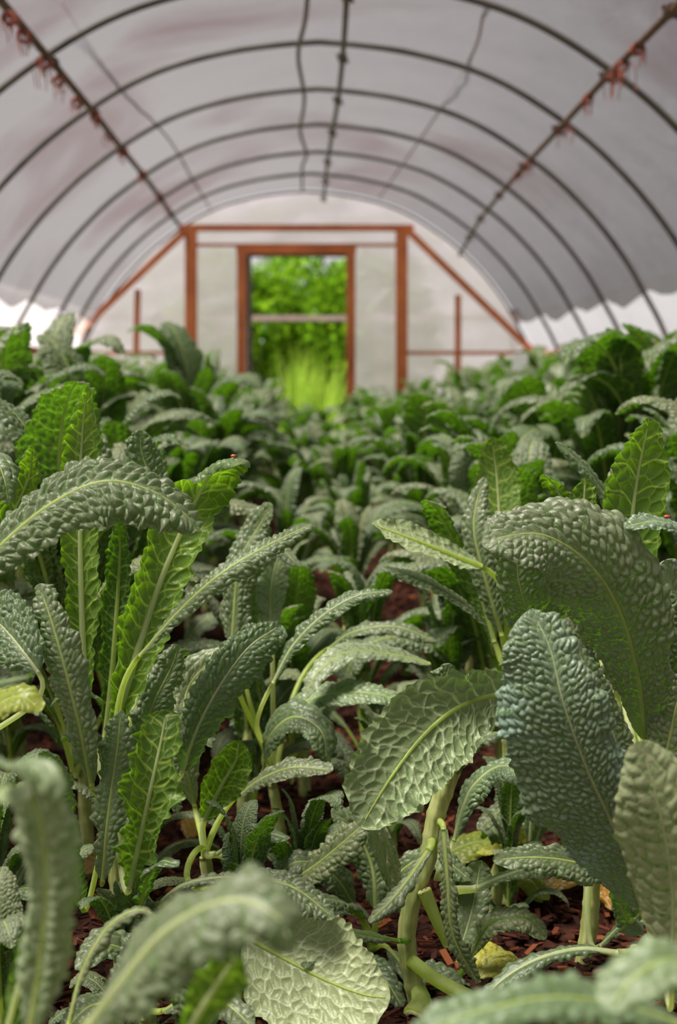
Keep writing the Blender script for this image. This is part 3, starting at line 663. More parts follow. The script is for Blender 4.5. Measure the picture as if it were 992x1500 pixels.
C_([(590, 1335, 1.98), (572, 1285, 1.98), (555, 1240, 1.97), (542, 1205, 1.96)], 44, (.8, -.6, .2), (.8, -.6, .2), rib='ribw', r0=.0042, roll=1.4, shape='wing', m='pale', amp=.001, cr=(598, 1385, 1.95))
C_([(592, 1325, 1.94), (584, 1290, 1.94), (572, 1250, 1.93), (560, 1210, 1.92)], 40, (-.8, -.6, .2), (-.8, -.6, .2), rib='rib', r0=.0035, roll=1.2, shape='wing', m='pale', amp=.001, cr=(598, 1385, 1.95))
C_([(628, 1060, 2.0), (640, 1022, 2.02), (652, 995, 2.03), (660, 972, 2.03)], 66, (0, -1, .3), (.1, -.8, .6), rib='ribw', r0=.002, roll=1.4, ruff=.014, cell=.008)
# pale leaf lying low at the bottom
C_([(360, 1372, 1.80), (410, 1400, 1.77), (470, 1432, 1.74), (530, 1456, 1.71), (572, 1462, 1.70)], 186, (.2, .8, -.5), (.2, .8, -.5), m='pale', r0=.003, r1=.0008, roll=.5, vee=-.05, cell=.015, amp=.002, ruff=.006, lat=.036, shape='oval', cr=(300, 1345, 1.86), label='broad pale leaf low at the bottom, underside up')
# ---- low rear-centre plants
def quick(label, cpx, specs, r=.009, **kw):
    c = P(*cpx); b = c.copy(); b[2] = 0; b[0] += .01
    R_ = plant(label, b, c, r)
    for s in specs:
        pts, w, n0, n1, k = s; hero(R_, c, pts, w, n0, n1, **{**kw, **k})
    return R_
quick('low kale plant between the bright left plant and the snapped one', (300, 1255, 2.1), [
    ([(350, 1165, 2.12), (385, 1140, 2.1), (430, 1124, 2.08), (488, 1128, 2.06)], 66, (-.3, -.45, 1), (.2, -.5, 1), dict(m='leaf', roll=1.2)),
    ([(318, 1250, 2.0), (350, 1228, 1.98), (385, 1220, 1.97), (425, 1228, 1.96)], 44, (-.3, -.4, 1), (.1, -.4, 1), dict(rib='ribw', roll=1.8, amp=.0015)),
    ([(395, 1300, 1.86), (330, 1302, 1.86), (290, 1310, 1.86), (255, 1325, 1.86)], 30, (0, -.4, 1), (0, -.4, 1), dict(pet=False, roll=1.5)),
    ([(320, 1300, 1.80), (370, 1288, 1.78), (430, 1300, 1.76), (490, 1345, 1.74)], 78, (-.2, -.5, 1), (.4, -.5, .8), dict(roll=1.6, amp=.0035, cell=.009)),
    ([(300, 1200, 2.1), (325, 1150, 2.08), (345, 1115, 2.07), (350, 1085, 2.06)], 88, (.2, 1, .1), (.2, 1, .1), dict(m='bright', rib='ribw', roll=1.0, amp=.001, vee=-.1)),
    ([(430, 1290, 2.05), (470, 1262, 2.02), (505, 1232, 2.0), (535, 1205, 2.0)], 84, (-.2, -.7, .8), (-.3, -.7, .8), dict(roll=1.5, ruff=.01)),
    ([(285, 1180, 2.2), (270, 1100, 2.2), (275, 1010, 2.25), (320, 965, 2.25), (345, 985, 2.22)], 80, (.3, -.6, .6), (.4, -.6, .6), dict(m='pale', roll=1.0, amp=.0015)),
])
quick('mid-row kale plant with long curved grey leaves', (400, 1150, 2.5), [
    ([(392, 1095, 2.4), (420, 1045, 2.38), (475, 1018, 2.36), (540, 1015, 2.34), (602, 1030, 2.32)], 84, (-.4, -.4, .9), (.3, -.4, 1), dict(m='pale', roll=1.3)),
    ([(630, 972, 2.45), (570, 958, 2.42), (510, 955, 2.38), (465, 985, 2.34), (448, 1022, 2.32)], 66, (.1, -.5, 1), (-.5, -.5, .8), dict(m='pale', roll=1.0, amp=.0014, pet=False)),
    ([(400, 1000, 2.22), (430, 945, 2.22), (475, 900, 2.22), (525, 872, 2.22), (575, 866, 2.22)], 56, (-.5, -.5, .7), (0, -.4, 1), dict(rib='ribw', roll=2.1, amp=.0025)),
    ([(480, 950, 2.65), (520, 925, 2.62), (580, 918, 2.6), (640, 940, 2.58)], 56, (-.2, -.4, 1), (.2, -.4, 1), dict(roll=2)),
    ([(385, 1130, 2.35), (395, 1080, 2.3), (430, 1050, 2.26), (470, 1070, 2.22), (480, 1120, 2.2)], 90, (-.3, -.5, .8), (.7, -.6, .2), dict(roll=1.4)),
    ([(398, 930, 2.5), (396, 880, 2.52), (402, 835, 2.54), (412, 800, 2.55)], 66, (.1, -1, .2), (.1, -1, .2), dict(m='pale', rib='ribw', roll=.8, amp=.001)),
    ([(360, 1000, 2.45), (345, 900, 2.5), (360, 830, 2.5), (400, 800, 2.5), (440, 830, 2.45)], 70, (-.4, -.5, .8), (.5, -.5, .7), dict(roll=1.6)),
    ([(340, 940, 2.4), (350, 830, 2.42), (380, 770, 2.44), (400, 740, 2.42)], 74, (-.2, -.8, .5), (-.2, -.7, .6), dict(roll=1.6, amp=.003)),
])
quick('dark low kale plant directly behind the foot of the snapped stalk', (545, 1400, 2.12), [
    ([(520, 1330, 2.10), (490, 1285, 2.08), (440, 1262, 2.06), (395, 1290, 2.04)], 76, (-.3, -.5, .9), (-.5, -.6, .6), dict(roll=1.6)),
    ([(560, 1330, 2.12), (590, 1275, 2.12), (640, 1255, 2.1), (690, 1290, 2.08)], 70, (.2, -.5, .9), (.5, -.6, .6), dict(roll=1.5)),
    ([(530, 1345, 2.05), (510, 1325, 2.0), (470, 1318, 1.96), (430, 1335, 1.93)], 60, (-.1, -.4, 1), (-.3, -.4, .8), dict(roll=1.7)),
    ([(550, 1330, 2.15), (545, 1270, 2.17), (520, 1215, 2.18), (485, 1190, 2.16)], 84, (-.3, -.8, .5), (-.5, -.5, .8), dict(roll=1.4)),
    ([(570, 1390, 2.06), (600, 1420, 2.0), (650, 1432, 1.97), (690, 1460, 1.95)], 64, (.1, -.5, 1), (.3, -.5, .8), dict(roll=1.5)),
    ([(540, 1390, 2.05), (520, 1400, 2.0), (560, 1430, 1.95), (590, 1475, 1.92)], 60, (0, -.7, .8), (.2, -.7, .6), dict(roll=1.4)),
], r=.008)
quick('dark low kale plant between the two bottom-left foreground leaves', (215, 1490, 1.75), [
    ([(210, 1450, 1.74), (190, 1400, 1.72), (150, 1385, 1.7), (110, 1420, 1.68)], 80, (-.3, -.5, .9), (-.5, -.6, .5), dict(roll=1.5)),
    ([(225, 1450, 1.76), (240, 1395, 1.76), (275, 1365, 1.75), (320, 1380, 1.73)], 84, (.1, -.6, .8), (.5, -.5, .7), dict(roll=1.5)),
    ([(215, 1450, 1.8), (212, 1390, 1.82), (200, 1340, 1.82), (180, 1310, 1.8)], 84, (0, -1, .3), (-.2, -.8, .6), dict(roll=1.5)),
    ([(200, 1480, 1.7), (170, 1470, 1.66), (130, 1475, 1.63), (95, 1510, 1.6)], 76, (-.1, -.6, .9), (-.5, -.6, .6), dict(roll=1.4)),
    ([(240, 1480, 1.7), (280, 1462, 1.66), (330, 1470, 1.63), (370, 1505, 1.6)], 80, (.1, -.6, .9), (.5, -.6, .6), dict(roll=1.4)),
], r=.008)
quick('cluster of small yellow-green shoots on the mulch behind the large bluish leaf', (775, 1290, 2.35), [
    ([(770, 1250, 2.34), (755, 1215, 2.32), (735, 1200, 2.3)], 30, (-.3, -.5, 1), (-.4, -.5, .8), dict(m='yellow', rib='ribw', roll=1.0)),
    ([(782, 1245, 2.36), (795, 1205, 2.36), (812, 1190, 2.34)], 28, (.3, -.5, 1), (.4, -.5, .8), dict(m='bright', rib='ribw', roll=1.0)),
    ([(776, 1240, 2.4), (778, 1180, 2.42), (770, 1120, 2.42)], 40, (0, -1, .3), (-.2, -.8, .5), dict(m='bright', rib='ribw', roll=1.2)),
    ([(768, 1262, 2.3), (735, 1245, 2.27), (700, 1250, 2.25)], 26, (0, -.5, 1), (-.3, -.5, .8), dict(m='yellow', rib='ribw', roll=1.0)),
    ([(790, 1262, 2.3), (822, 1240, 2.28), (850, 1228, 2.26)], 30, (0, -.5, 1), (.3, -.5, .8), dict(m='bright', rib='ribw', roll=1.0)),
], r=.006)
# ---- right-centre plant with a bundle of upright stems
cB = P(745, 1010, 2.35); bB = P(748, 1100, 2.35); bB[2] = 0
B = plant('kale plant right of centre, tight bundle of upright stems, pale leaf bent left', bB, cB, 0.014)
def B_(pts, w, n0, n1, **k): return hero(B, cB, pts, w, n0, n1, **{**dict(r0=.0045, rpet=.008), **k})
B_([(705, 830, 2.28), (660, 812, 2.26), (610, 792, 2.24), (545, 768, 2.22)], 78, (.1, .7, -.8), (-.1, .7, -.9), m='pale', roll=.6, vee=-.1, amp=.0016, cell=.014, label='pale leaf bent over so its underside faces up')
B_([(722, 960, 2.3), (700, 905, 2.28), (655, 868, 2.26), (608, 845, 2.24), (562, 832, 2.22)], 84, (.5, -.1, .8), (0, -.3, 1), m='leaf', rib='ribg', roll=1.7, amp=.0025)
B_([(725, 940, 2.38), (700, 860, 2.4), (665, 790, 2.4), (640, 745, 2.38), (622, 732, 2.34)], 66, (.3, .8, .3), (-.3, -.2, 1), m='leaf', rib='rib', roll=2.0, vee=-.1)
B_([(735, 930, 2.32), (712, 850, 2.32), (695, 780, 2.33), (700, 730, 2.35), (712, 700, 2.36)], 62, (-.5, -.9, .2), (-.3, -.9, .3), roll=1.8)
B_([(748, 940, 2.36), (748, 880, 2.4), (742, 820, 2.42), (738, 770, 2.44)], 56, (.1, 1, .1), (.1, 1, .1), roll=2.2, rib='rib')
B_([(765, 940, 2.3), (785, 880, 2.26), (775, 830, 2.24), (740, 800, 2.2)], 60, (-.5, .5, .7), (0, .2, 1), roll=1.6)
B_([(760, 960, 2.42), (790, 890, 2.45), (805, 800, 2.5), (800, 740, 2.5)], 60, (.1, 1, .1), (.1, 1, .1), roll=2.0)
B_([(715, 990, 2.25), (690, 1000, 2.2), (665, 1002, 2.16), (725, 1005, 2.1)][:3], 40, (0, -.5, 1), (0, -.5, 1), m='pale', roll=1.2)
B_([(750, 930, 2.5), (735, 800, 2.6), (728, 700, 2.65), (720, 640, 2.65)], 96, (0, 1, .1), (.1, 1, .2), m='bright', rib='ribw', roll=1.0, vee=-.15, amp=.001)
# ---- big right plant
cD = P(955, 1300, 1.95); bD = P(965, 1400, 1.95); bD[2] = 0
Dp = plant('large kale plant at right whose grey blistered leaf arches over to the left', bD, cD, 0.014)
def D_(pts, w, n0, n1, **k): return hero(Dp, cD, pts, w, n0, n1, **{**dict(r0=.0042, rpet=.007), **k})
D_([(945, 1085, 1.90), (935, 990, 1.86), (908, 895, 1.83), (862, 825, 1.80), (800, 785, 1.78), (745, 785, 1.76), (708, 800, 1.75)], 215, (-.6, -.8, .1), (-.15, -.7, .8), nm=(-.35, -.9, .45), roll=1.25, vee=.12, amp=.0036, cell=.012, lat=.04, ruff=.006, rib='rib', label='large arching leaf with a purplish grey blistered top')
D_([(800, 1010, 2.02), (790, 930, 2.0), (768, 880, 1.98), (758, 830, 1.97), (770, 795, 1.96)], 110, (-.3, -1, .1), (-.3, -1, .1), roll=1.2, amp=.003, rib='ribw', r0=.0025, skew=.2)
D_([(905, 1010, 2.0), (914, 900, 2.0), (922, 800, 2.0), (934, 700, 2.0), (952, 612, 1.98)], 134, (.05, 1, .1), (.1, 1, .15), m='bright', rib='ribw', roll=1.9, vee=-.1, cell=.021, amp=.0022, lat=.04, r0=.0055, label='tall upright leaf with glowing underside and yellow veins')
D_([(935, 830, 2.3), (905, 760, 2.3), (868, 700, 2.28), (835, 665, 2.26), (814, 650, 2.25)], 76, (.4, -.4, .8), (0, -.5, .9), roll=2.0, amp=.003)
D_([(905, 830, 2.2), (898, 760, 2.2), (905, 700, 2.2), (925, 655, 2.2)], 60, (-.7, -.7, .2), (-.7, -.6, .4), roll=2.0, amp=.0034)
D_([(862, 840, 2.15), (858, 780, 2.15), (856, 735, 2.15), (858, 700, 2.15)], 52, (.1, 1, .1), (0, 1, .1), m='bright', rib='ribw', roll=2.2)
D_([(850, 800, 2.2), (832, 750, 2.2), (815, 715, 2.2), (798, 695, 2.18)], 48, (0, 1, .2), (-.2, -.2, 1), m='bright', rib='ribw', roll=2.2, ruff=.01)
D_([(1040, 800, 1.86), (1000, 775, 1.84), (960, 764, 1.82), (914, 772, 1.8)], 60, (0, -.45, 1), (0, -.4, 1), roll=1.3, amp=.0035, m='blue')
D_([(962, 1060, 1.96), (966, 985, 1.94), (962, 910, 1.93), (952, 842, 1.94)], 120, (-.1, -1, .1), (0, -.9, .4), roll=1.4, amp=.0032, cell=.0105, rib='rib', r0=.002)
D_([(1010, 980, 1.98), (1002, 920, 1.98), (985, 860, 1.98), (975, 820, 1.97)], 90, (-.2, -1, .1), (0, -.8, .5), roll=1.4, amp=.0032, m='blue', rib='ribw', r0=.002)
D_([(940, 1330, 1.68), (905, 1225, 1.65), (862, 1130, 1.63), (826, 1030, 1.62), (806, 950, 1.63), (778, 892, 1.65)], 225, (-.6, -.75, .35), (-.3, -.8, .5), m='blue', rib='ribw', r0=.0040, roll=.8, rr=2.1, skew=-.26, vee=.5, amp=.0027, cell=.0095, ruff=.010, lat=.036, label='big bluish leaf with scalloped edge facing left')
D_([(955, 1290, 1.75), (925, 1180, 1.74), (900, 1080, 1.74), (865, 990, 1.74), (838, 940, 1.75)], 90, (.5, -.8, .3), (.4, -.8, .4), rib='ribw', r0=.0028, roll=1.6, amp=.0034, cell=.0095)
D_([(945, 1200, 1.88), (972, 1120, 1.86), (990, 1040, 1.86), (1003, 985, 1.86)], 100, (-.5, -.9, .2), (-.4, -.8, .5), roll=1.5, amp=.0034, cell=.010)
D_([(985, 1420, 1.40), (985, 1300, 1.38), (965, 1180, 1.36), (938, 1085, 1.36)], 175, (-.5, -.8, .5), (-.3, -.8, .6), m='pale', rib='ribw', r0=.0024, roll=1.0, amp=.0020, cell=.015, lat=.03, ruff=.004, label='pale soft-edged leaf on the right border')
D_([(955, 1330, 1.85), (935, 1340, 1.8), (920, 1350, 1.78), (900, 1300, 1.76)], 46, (.3, -1, .1), (-.3, -1, .3), roll=1.2, ruff=.01)
D_([(930, 1318, 1.86), (890, 1282, 1.84), (845, 1264, 1.83), (785, 1256, 1.82), (722, 1260, 1.82)], 62, (0, -.75, .7), (0, -.8, .6), rib='rib', r0=.0030, roll=.8, vee=.1, amp=.002, cell=.009, label='narrow dark leaf lying level with browned tip')
# ---- stalk plant behind it, low
cS = P(868, 1205, 2.08); bS = P(852, 1400, 2.08); bS[2] = 0
S_p = plant('low kale stalk standing in bark mulch at lower right', bS, cS, 0.012)
S_ = lambda pts, w, n0, n1, **k: hero(S_p, k.pop('cr', cS), pts, w, n0, n1, **k)
S_([(905, 1395, 1.76), (850, 1390, 1.76), (790, 1404, 1.75), (740, 1432, 1.74), (700, 1470, 1.72)], 50, (0, -.3, 1), (-.2, -.4, 1), rib='ribw', r0=.005, roll=2.2, amp=.0012, cr=P(930, 1400, 1.85))
S_([(700, 1300, 2.0), (740, 1283, 1.98), (800, 1268, 1.96), (870, 1290, 1.95)], 50, (0, -.4, 1), (.1, -.4, 1), rib='ribw', r0=.0055, roll=2.0, shape='wing', cr=P(655, 1312, 1.97))
S_([(690, 1400, 2.0), (720, 1352, 1.98), (770, 1345, 1.97), (800, 1375, 1.96)], 66, (-.2, -.5, 1), (.4, -.5, .8), rib='ribg', roll=1.3, cr=P(660, 1470, 2.0))
S_([(672, 1400, 2.06), (690, 1340, 2.08), (700, 1290, 2.1), (705, 1260, 2.1)], 70, (-.3, -1, .2), (-.3, -1, .2), rib='ribw', r0=.002, roll=.8, amp=.001, cr=P(668, 1470, 2.06))
S_([(880, 1385, 2.02), (915, 1352, 2.0), (945, 1345, 1.98), (975, 1355, 1.97)], 40, (0, -.4, 1), (0, -.4, 1), roll=1.6, rib='ribw')
S_([(830, 1190, 2.25), (790, 1170, 2.28), (745, 1180, 2.3), (700, 1215, 2.3)], 60, (0, -.4, 1), (-.2, -.5, 1), roll=1.4)
# ---- bottom right foreground
cG = P(1060, 1640, .9); bG = cG.copy(); bG[2] = 0; cG[2] = max(cG[2], .10)
FR = plant('blurred kale plant in the bottom right corner with grey leaves close to the lens', bG, cG, 0.010)
hero(FR, cG, [(1000, 1500, .90), (900, 1470, .88), (800, 1462, .86), (690, 1485, .85), (600, 1520, .84)], 115, (.1, -.6, 1), (-.3, -.6, .8), rib='rib', r0=.002, roll=1.3, amp=.0026, m='pale')
hero(FR, cG, [(1040, 1425, .86), (985, 1405, .84), (930, 1430, .83), (890, 1480, .82)], 130, (.2, -.5, 1), (-.6, -.6, .6), r0=.002, roll=1.3, amp=.0028, m='pale')
# ------------------------------------------------------------------ the rest of the bed: one leaf kind at a time, then copies
R = random.Random(21)
def generic_leaf(i, res):
    """leaf arching out along +X from the origin; returns meshes for blade and midrib"""
    r = random.Random(500 + i)
    kinds = [(86, 20, .50, 5), (84, -30, .54, 4.5), (81, -60, .56, 3.6), (79, -40, .56, 3.0), (76, -75, .56, 2.6), (72, -85, .54, 2.0), (85, 45, .44, 5), (68, -85, .52, 1.7), (60, -75, .48, 1.6), (87, 60, .40, 6)]
    a0, a1, L, ex = kinds[i % 10]
    n = 20; p = np.zeros(3); C = [p.copy()]; N = []
    yaw = 0
    for k in range(n):
        t = k / (n - 1); a = math.radians(a0 + (a1 - a0) * t ** ex)
        yaw += r.uniform(-.06, .06)
        d = np.array([math.cos(a) * math.cos(yaw), math.cos(a) * math.sin(yaw), math.sin(a)])
        N.append(np.array([-math.sin(a) * math.cos(yaw), -math.sin(a) * math.sin(yaw) + .25 * math.sin(t * 3 + i), math.cos(a) + .001]))
        p = p + d * L / n; C.append(p.copy())
    N.append(N[-1]); C = np.array(C); N = np.array(N)
    b0 = 4
    W = r.uniform(.056, .078)
    V, Fc, at, c, NN, LL = leaf_geo(C[b0:], N[b0:], W, roll=r.uniform(1.1, 1.9), vee=.15, cell=.0125, amp=.0036, res=res, seed=37 + 5 * i, ruff=.008)
    cc, _ = catmull(np.hstack([C, N]), 40)
    rv, rf = rib_geo(cc[:, :3], cc[:, 3:], .0066, .001, seg=7)
    return V, Fc, at, rv, rf
GEN = []
for i in range(10):
    V, Fc, at, rv, rf = generic_leaf(i, .0026)
    GEN.append((np_mesh('leaf', V, Fc, at, mats=[M['leaf'] if i % 5 != 1 else M['leaf']]), np_mesh('midrib', rv, rf, mats=[M['rib']])))
LOW = [generic_leaf(i, .0065) for i in range(10)]
def leaf_set(r, nl, tall):
    """(kind, azimuth, scale, tilt) for one plant"""
    out = []; az = r.uniform(0, 6.28)
    for k in range(nl):
        t = k / nl; az += 2.4 + r.uniform(-.3, .3)
        if t < .35: kd_ = r.choice([0, 1, 6, 9, 0, 1, 2])
        elif t < .7: kd_ = r.choice([0, 1, 2, 3, 4])
        else: kd_ = r.choice([3, 4, 5, 7, 8])
        out.append((kd_, az, r.uniform(.78, 1.08) * tall, t))
    return out
from mathutils import Matrix
def generic_plant(x, y, tall, stalk_h, label, group, nl=14):
    root = empty('kale_plant', (x, y, 0)); tag(root, label, 'kale plant', group)
    lean = (R.uniform(-.04, .04), R.uniform(-.04, .04)); top = np.array([lean[0], lean[1], stalk_h])
    make_stalk(root, [(0, 0, -.02), (lean[0] * .2, lean[1] * .3, stalk_h * .5), top], .012, seed=R.randint(0, 99))
    for kd_, az, s, t in leaf_set(R, nl, tall):
        lf = bpy.data.objects.new('leaf', GEN[kd_][0]); COL.objects.link(lf); lf.parent = root
        lf.location = top + np.array([0, 0, -.20 * t - .005]); lf.rotation_euler = (R.uniform(-.08, .08), R.uniform(-.1, .1), az); lf.scale = (s, s * R.uniform(.85, 1.25), s)
        rb = bpy.data.objects.new('midrib', GEN[kd_][1]); COL.objects.link(rb); rb.parent = lf
    return root
FAR = []
for v in range(6):
    rr_ = random.Random(900 + v); Vs = []; Fs = []; ve = []; lcs = []; mi = []; n0 = 0; sh = .36
    for kd_, az, s, t in leaf_set(rr_, 18, 1.0):
        V, Fc, at, rv, rf = LOW[kd_]; ca, sa = math.cos(az), math.sin(az); Rm = np.array([[ca, -sa, 0], [sa, ca, 0], [0, 0, 1]])
        for vv, ff, a_, m_ in ((V, Fc, at, 0), (rv, rf, None, 1)):
            Vs.append((vv * s) @ Rm.T + np.array([0, 0, sh - .2 * t])); Fs.append(ff + n0); n0 += len(vv)
            ve.append(a_['vein'][1] if a_ else np.zeros(len(vv))); lcs.append(a_['lc'][1] if a_ else vv); mi.append(np.full(len(ff), m_))
    V, Fc = tube(catmull([(0, 0, -.02), (0, 0, .2), (0, 0, sh)], 10)[0], .012, 8)
    Vs.append(V); Fs.append(Fc + n0); ve.append(np.zeros(len(V))); lcs.append(V); mi.append(np.full(len(Fc), 1))
    FAR.append(np_mesh('kale_plant', np.vstack(Vs), np.vstack(Fs), {'vein': ('FLOAT', np.concatenate(ve)), 'lc': ('FLOAT_VECTOR', np.vstack(lcs))}, mats=[M['leaf'], M['stalk']], mi=np.concatenate(mi)))
ROWS = [(-1.72, 'row beside the left wall', 3.3, 1.22), (-1.30, 'second row from the left wall', 3.0, 1.20), (-.88, 'third row from the left wall', 2.55, 1.14), (-.46, 'row left of the central gap', 2.5, 1.0),
        (-1.08, 'low infill row far left', 3.2, .66), (-.67, 'low infill row near left', 3.0, .62), (.64, 'low infill row near right', 3.0, .62), (1.07, 'low infill row far right', 3.4, .66), (.42, 'row right of the central gap', 2.95, .94), (.86, 'third row from the right wall', 2.7, 1.02), (1.24, 'second row from the right wall', 3.1, 1.16), (1.66, 'row beside the right wall', 4.2, 1.26)]
ORD = ['first', 'second', 'third', 'fourth', 'fifth', 'sixth', 'seventh', 'eighth', 'ninth', 'tenth', 'eleventh', 'twelfth']
fv = 0
for rx, rname, y0, tall in ROWS:
    y = y0; i = 0
    while y < 12.9:
        x = rx + R.uniform(-.07, .07)
        vis = abs(x) < 0.245 * y + .35
        tl = tall * R.uniform(.9, 1.1); sh = .36 * tl + (.10 if abs(rx) > .8 and tall > .8 else 0)
        if vis:
            if y < 5.3:
                generic_plant(x, y, tl, sh, 'leafy kale plant, %s from the camera in %s' % (ORD[i], 'the ' + rname), 'kale plants in the rows', 18)
                i += 1
            else:
                o = mesh_obj('kale_plant', FAR[fv % 6]); fv += 1
                o.location = (x, y, 0); o.rotation_euler = (0, 0, R.uniform(0, 6.28)); o.scale = (tl * R.uniform(.9, 1.1), tl * R.uniform(.9, 1.1), tl)
                tag(o, 'distant blurred kale plant in the ' + rname, 'kale plant', 'distant kale plants, ' + rname)
        y += R.uniform(.36, .46) if tall > .8 else R.uniform(.55, .7) if y < 5.3 else R.uniform(.42, .5)
# small plants in the central gap
for j, (x, y, tl) in enumerate([(.14, 3.15, .66), (-.10, 3.5, .70), (.08, 4.0, .72), (-.1, 4.5, .74), (.14, 5.0, .76), (-.04, 5.5, .78), (.12, 6.1, .8), (-.08, 6.7, .82), (.06, 7.3, .86), (-.08, 7.9, .88), (.08, 8.5, .9), (-.1, 9.1, .9), (.02, 9.8, .9), (-.08, 10.5, .9), (.04, 11.2, .9), (-.1, 11.9, .9)]):
    if y < 7: generic_plant(x, y, tl, .36 * tl, 'short kale plant, %s from the camera in the central gap' % ORD[j], 'kale plants in the central gap', 15)
    else:
        o = mesh_obj('kale_plant', FAR[j % 6]); o.location = (x, y, 0); o.scale = (tl, tl, tl * .9); o.rotation_euler = (0, 0, j)
        tag(o, 'short distant kale plant in the central gap before the doorway', 'kale plant', 'distant kale plants in the central gap')
for x, y, tl, lab in [(-.66, 2.28, .80, 'medium kale plant half hidden behind the far-left arching leaf'), (-.30, 2.32, .52, 'low kale plant behind the bright upright leaf of the left plant'),
        (-.14, 2.72, .62, 'low kale plant in shade behind the mid-row curved grey leaves'), (.14, 2.55, .40, 'small kale plant in shade behind the large netted pale leaf'),
        (.52, 2.40, .70, 'kale plant in shade between the stem bundle and the large right plant'), (.78, 2.30, .86, 'kale plant by the right edge behind the large right plant'),
        (.30, 2.30, .34, 'small shaded kale plant behind the bent pale leaf above the mulch'), (-.44, 1.98, .50, 'low kale plant in shade beneath the left edge leaves'), (-.22, 1.82, .36, 'small kale plant beneath the frilled bright leaf'), (.62, 2.05, .42, 'small dark kale plant beneath the right edge leaves'),
        (-.02, 2.12, .38, 'small dark kale plant left of the snapped stalk'), (-.80, 3.75, 1.27, 'tall kale plant rising against the left film, nearest the left edge'), (-.63, 4.2, 1.26, 'tall kale plant in front of the left brace of the end frame'), (-.47, 5.7, 1.34, 'tall kale plant in front of the left post of the end frame'), (.93, 4.05, 1.34, 'tall kale plant rising against the bright film near the right edge'), (1.06, 4.4, 1.32, 'tall kale plant at the right edge against the film'), (-.52, 1.5, .36, 'small dark kale plant low in the bottom left corner'), (-.36, 1.62, .40, 'small kale plant low between the left plant and the bottom left corner'), (-.17, 1.66, .26, 'small kale plant beneath the narrow arching leaf at bottom left'), (-.08, 1.95, .40, 'small shaded kale plant under the level green leaf left of the snapped stalk'), (-.02, 2.95, .62, 'medium kale plant at the near end of the central gap, left side'), (.26, 2.98, .62, 'medium kale plant at the near end of the central gap, right side'), (.02, 1.80, .24, 'small kale plant on dark mulch above the low pale leaf')]:
    generic_plant(x, y, tl, .36 * tl, lab, None, 15)

# fallen leaves on the mulch
def fallen(px, py, D, w, l_, mt, az, lab, z=.035):
    g = P(px, py, D); seedc[0] += 5
    d = np.array([math.cos(az), math.sin(az), 0]) * l_ / 2
    C_p = [-d + np.array([0, 0, -.012]), np.array([0, 0, .010]), d * .6 + np.array([0, 0, .006]), d + np.array([0, 0, -.012])]
    V, Fc, at, c, N, L_ = leaf_geo(C_p, [(0, -.2, 1)] * 4, w / 2, roll=1.3, vee=.2, cell=.012, amp=.002, res=.002, seed=seedc[0], ruff=.008, shape='oval')
    rv, rf = rib_geo(c[::3], N[::3], .002, .0006)
    o = mesh_obj('fallen_leaf', np_mesh('fallen_leaf', V, Fc, at), M[mt]); o.location = (g[0], g[1], z)
    mesh_obj('midrib', np_mesh('midrib', rv, rf), M['ribw' if mt == 'yellow' else 'dead'], o)
    tag(o, lab, 'fallen leaf')
def on_ground(px, py):
    d = MW @ np.array([(px - 496) / F, -(py - 750) / F, -1.0]); t = -CAMZ / d[2]; return d[1] * t
for px, py, w, l_, mt, az, lab in [(825, 1320, .06, .10, 'dead', .4, 'orange-brown dead leaf on the mulch beside the low stalk'), (905, 1340, .06, .09, 'dead', 1.2, 'curled orange dead leaf right of the low stalk'),
        (690, 1270, .09, .14, 'yellow', .3, 'crinkled yellow leaf on the soil behind the snapped stalk'), (760, 1310, .05, .12, 'dead', -.2, 'orange dead leaf under the narrow level leaf'),
        (725, 1440, .06, .09, 'yellow', .9, 'small yellow leaf at the foot of the snapped stalk'), (290, 1230, .05, .13, 'dead', 1.4, 'brown-orange dead leaf between the left plant stems'),
        (780, 1330, .05, .08, 'yellow', 2.0, 'yellow-brown leaf scrap lying in the reddish mulch'), (150, 1290, .05, .08, 'dead', .8, 'small brown leaf below the left plant')]:
    fallen(px, py, on_ground(px, py), w, l_, mt, az, lab)

# beetles and plant tag
def beetle(px, py, D, s, lab):
    c = P(px, py, D); root = empty('beetle', c); tag(root, lab, 'beetle')
    u = np.linspace(0, math.pi, 9); t = np.stack([np.cos(u) * s * 1.2, 0 * u, 0 * u], 1)
    V, Fc = tube(t, np.maximum(np.sin(u), .05) * s * .8, 10); mesh_obj('body', np_mesh('body', V, Fc), M['bug'], root)
    V, Fc = tube(np.stack([np.linspace(s, s * 1.7, 5), np.zeros(5), np.zeros(5)], 1), np.array([.3, .5, .5, .4, .1]) * s, 8); mesh_obj('head', np_mesh('head', V, Fc), M['black'], root)
    for k in (-.6, 0, .6):
        for sg in (-1, 1):
            V, Fc = tube(np.array([(k * s, sg * s * .3, -.1 * s), (k * s, sg * s, .1 * s), (k * s * 1.2, sg * s * 1.3, -.8 * s)]), s * .08, 6); mesh_obj('leg', np_mesh('leg', V, Fc), M['black'], root)
beetle(342, 668, 1.885, .0030, 'tiny reddish beetle on the tip of the bright upright leaf')
beetle(977, 757, 1.815, .0034, 'tiny orange beetle on the grey leaf at the right edge')
tg_ = P(762, 530, 8.2)
mb = MB(); mb.box((-.045, -.002, -.05), (.045, .002, .05)); mb.add(*tube(np.array([(0, 0.004, -tg_[2]), (0, 0.004, -.3), (0, .004, .03)]), .004, 6))
o = mb.build('plant_marker', M['tag']); o.location = tg_; tag(o, 'small white plant marker standing among the rows at right', 'plant marker')

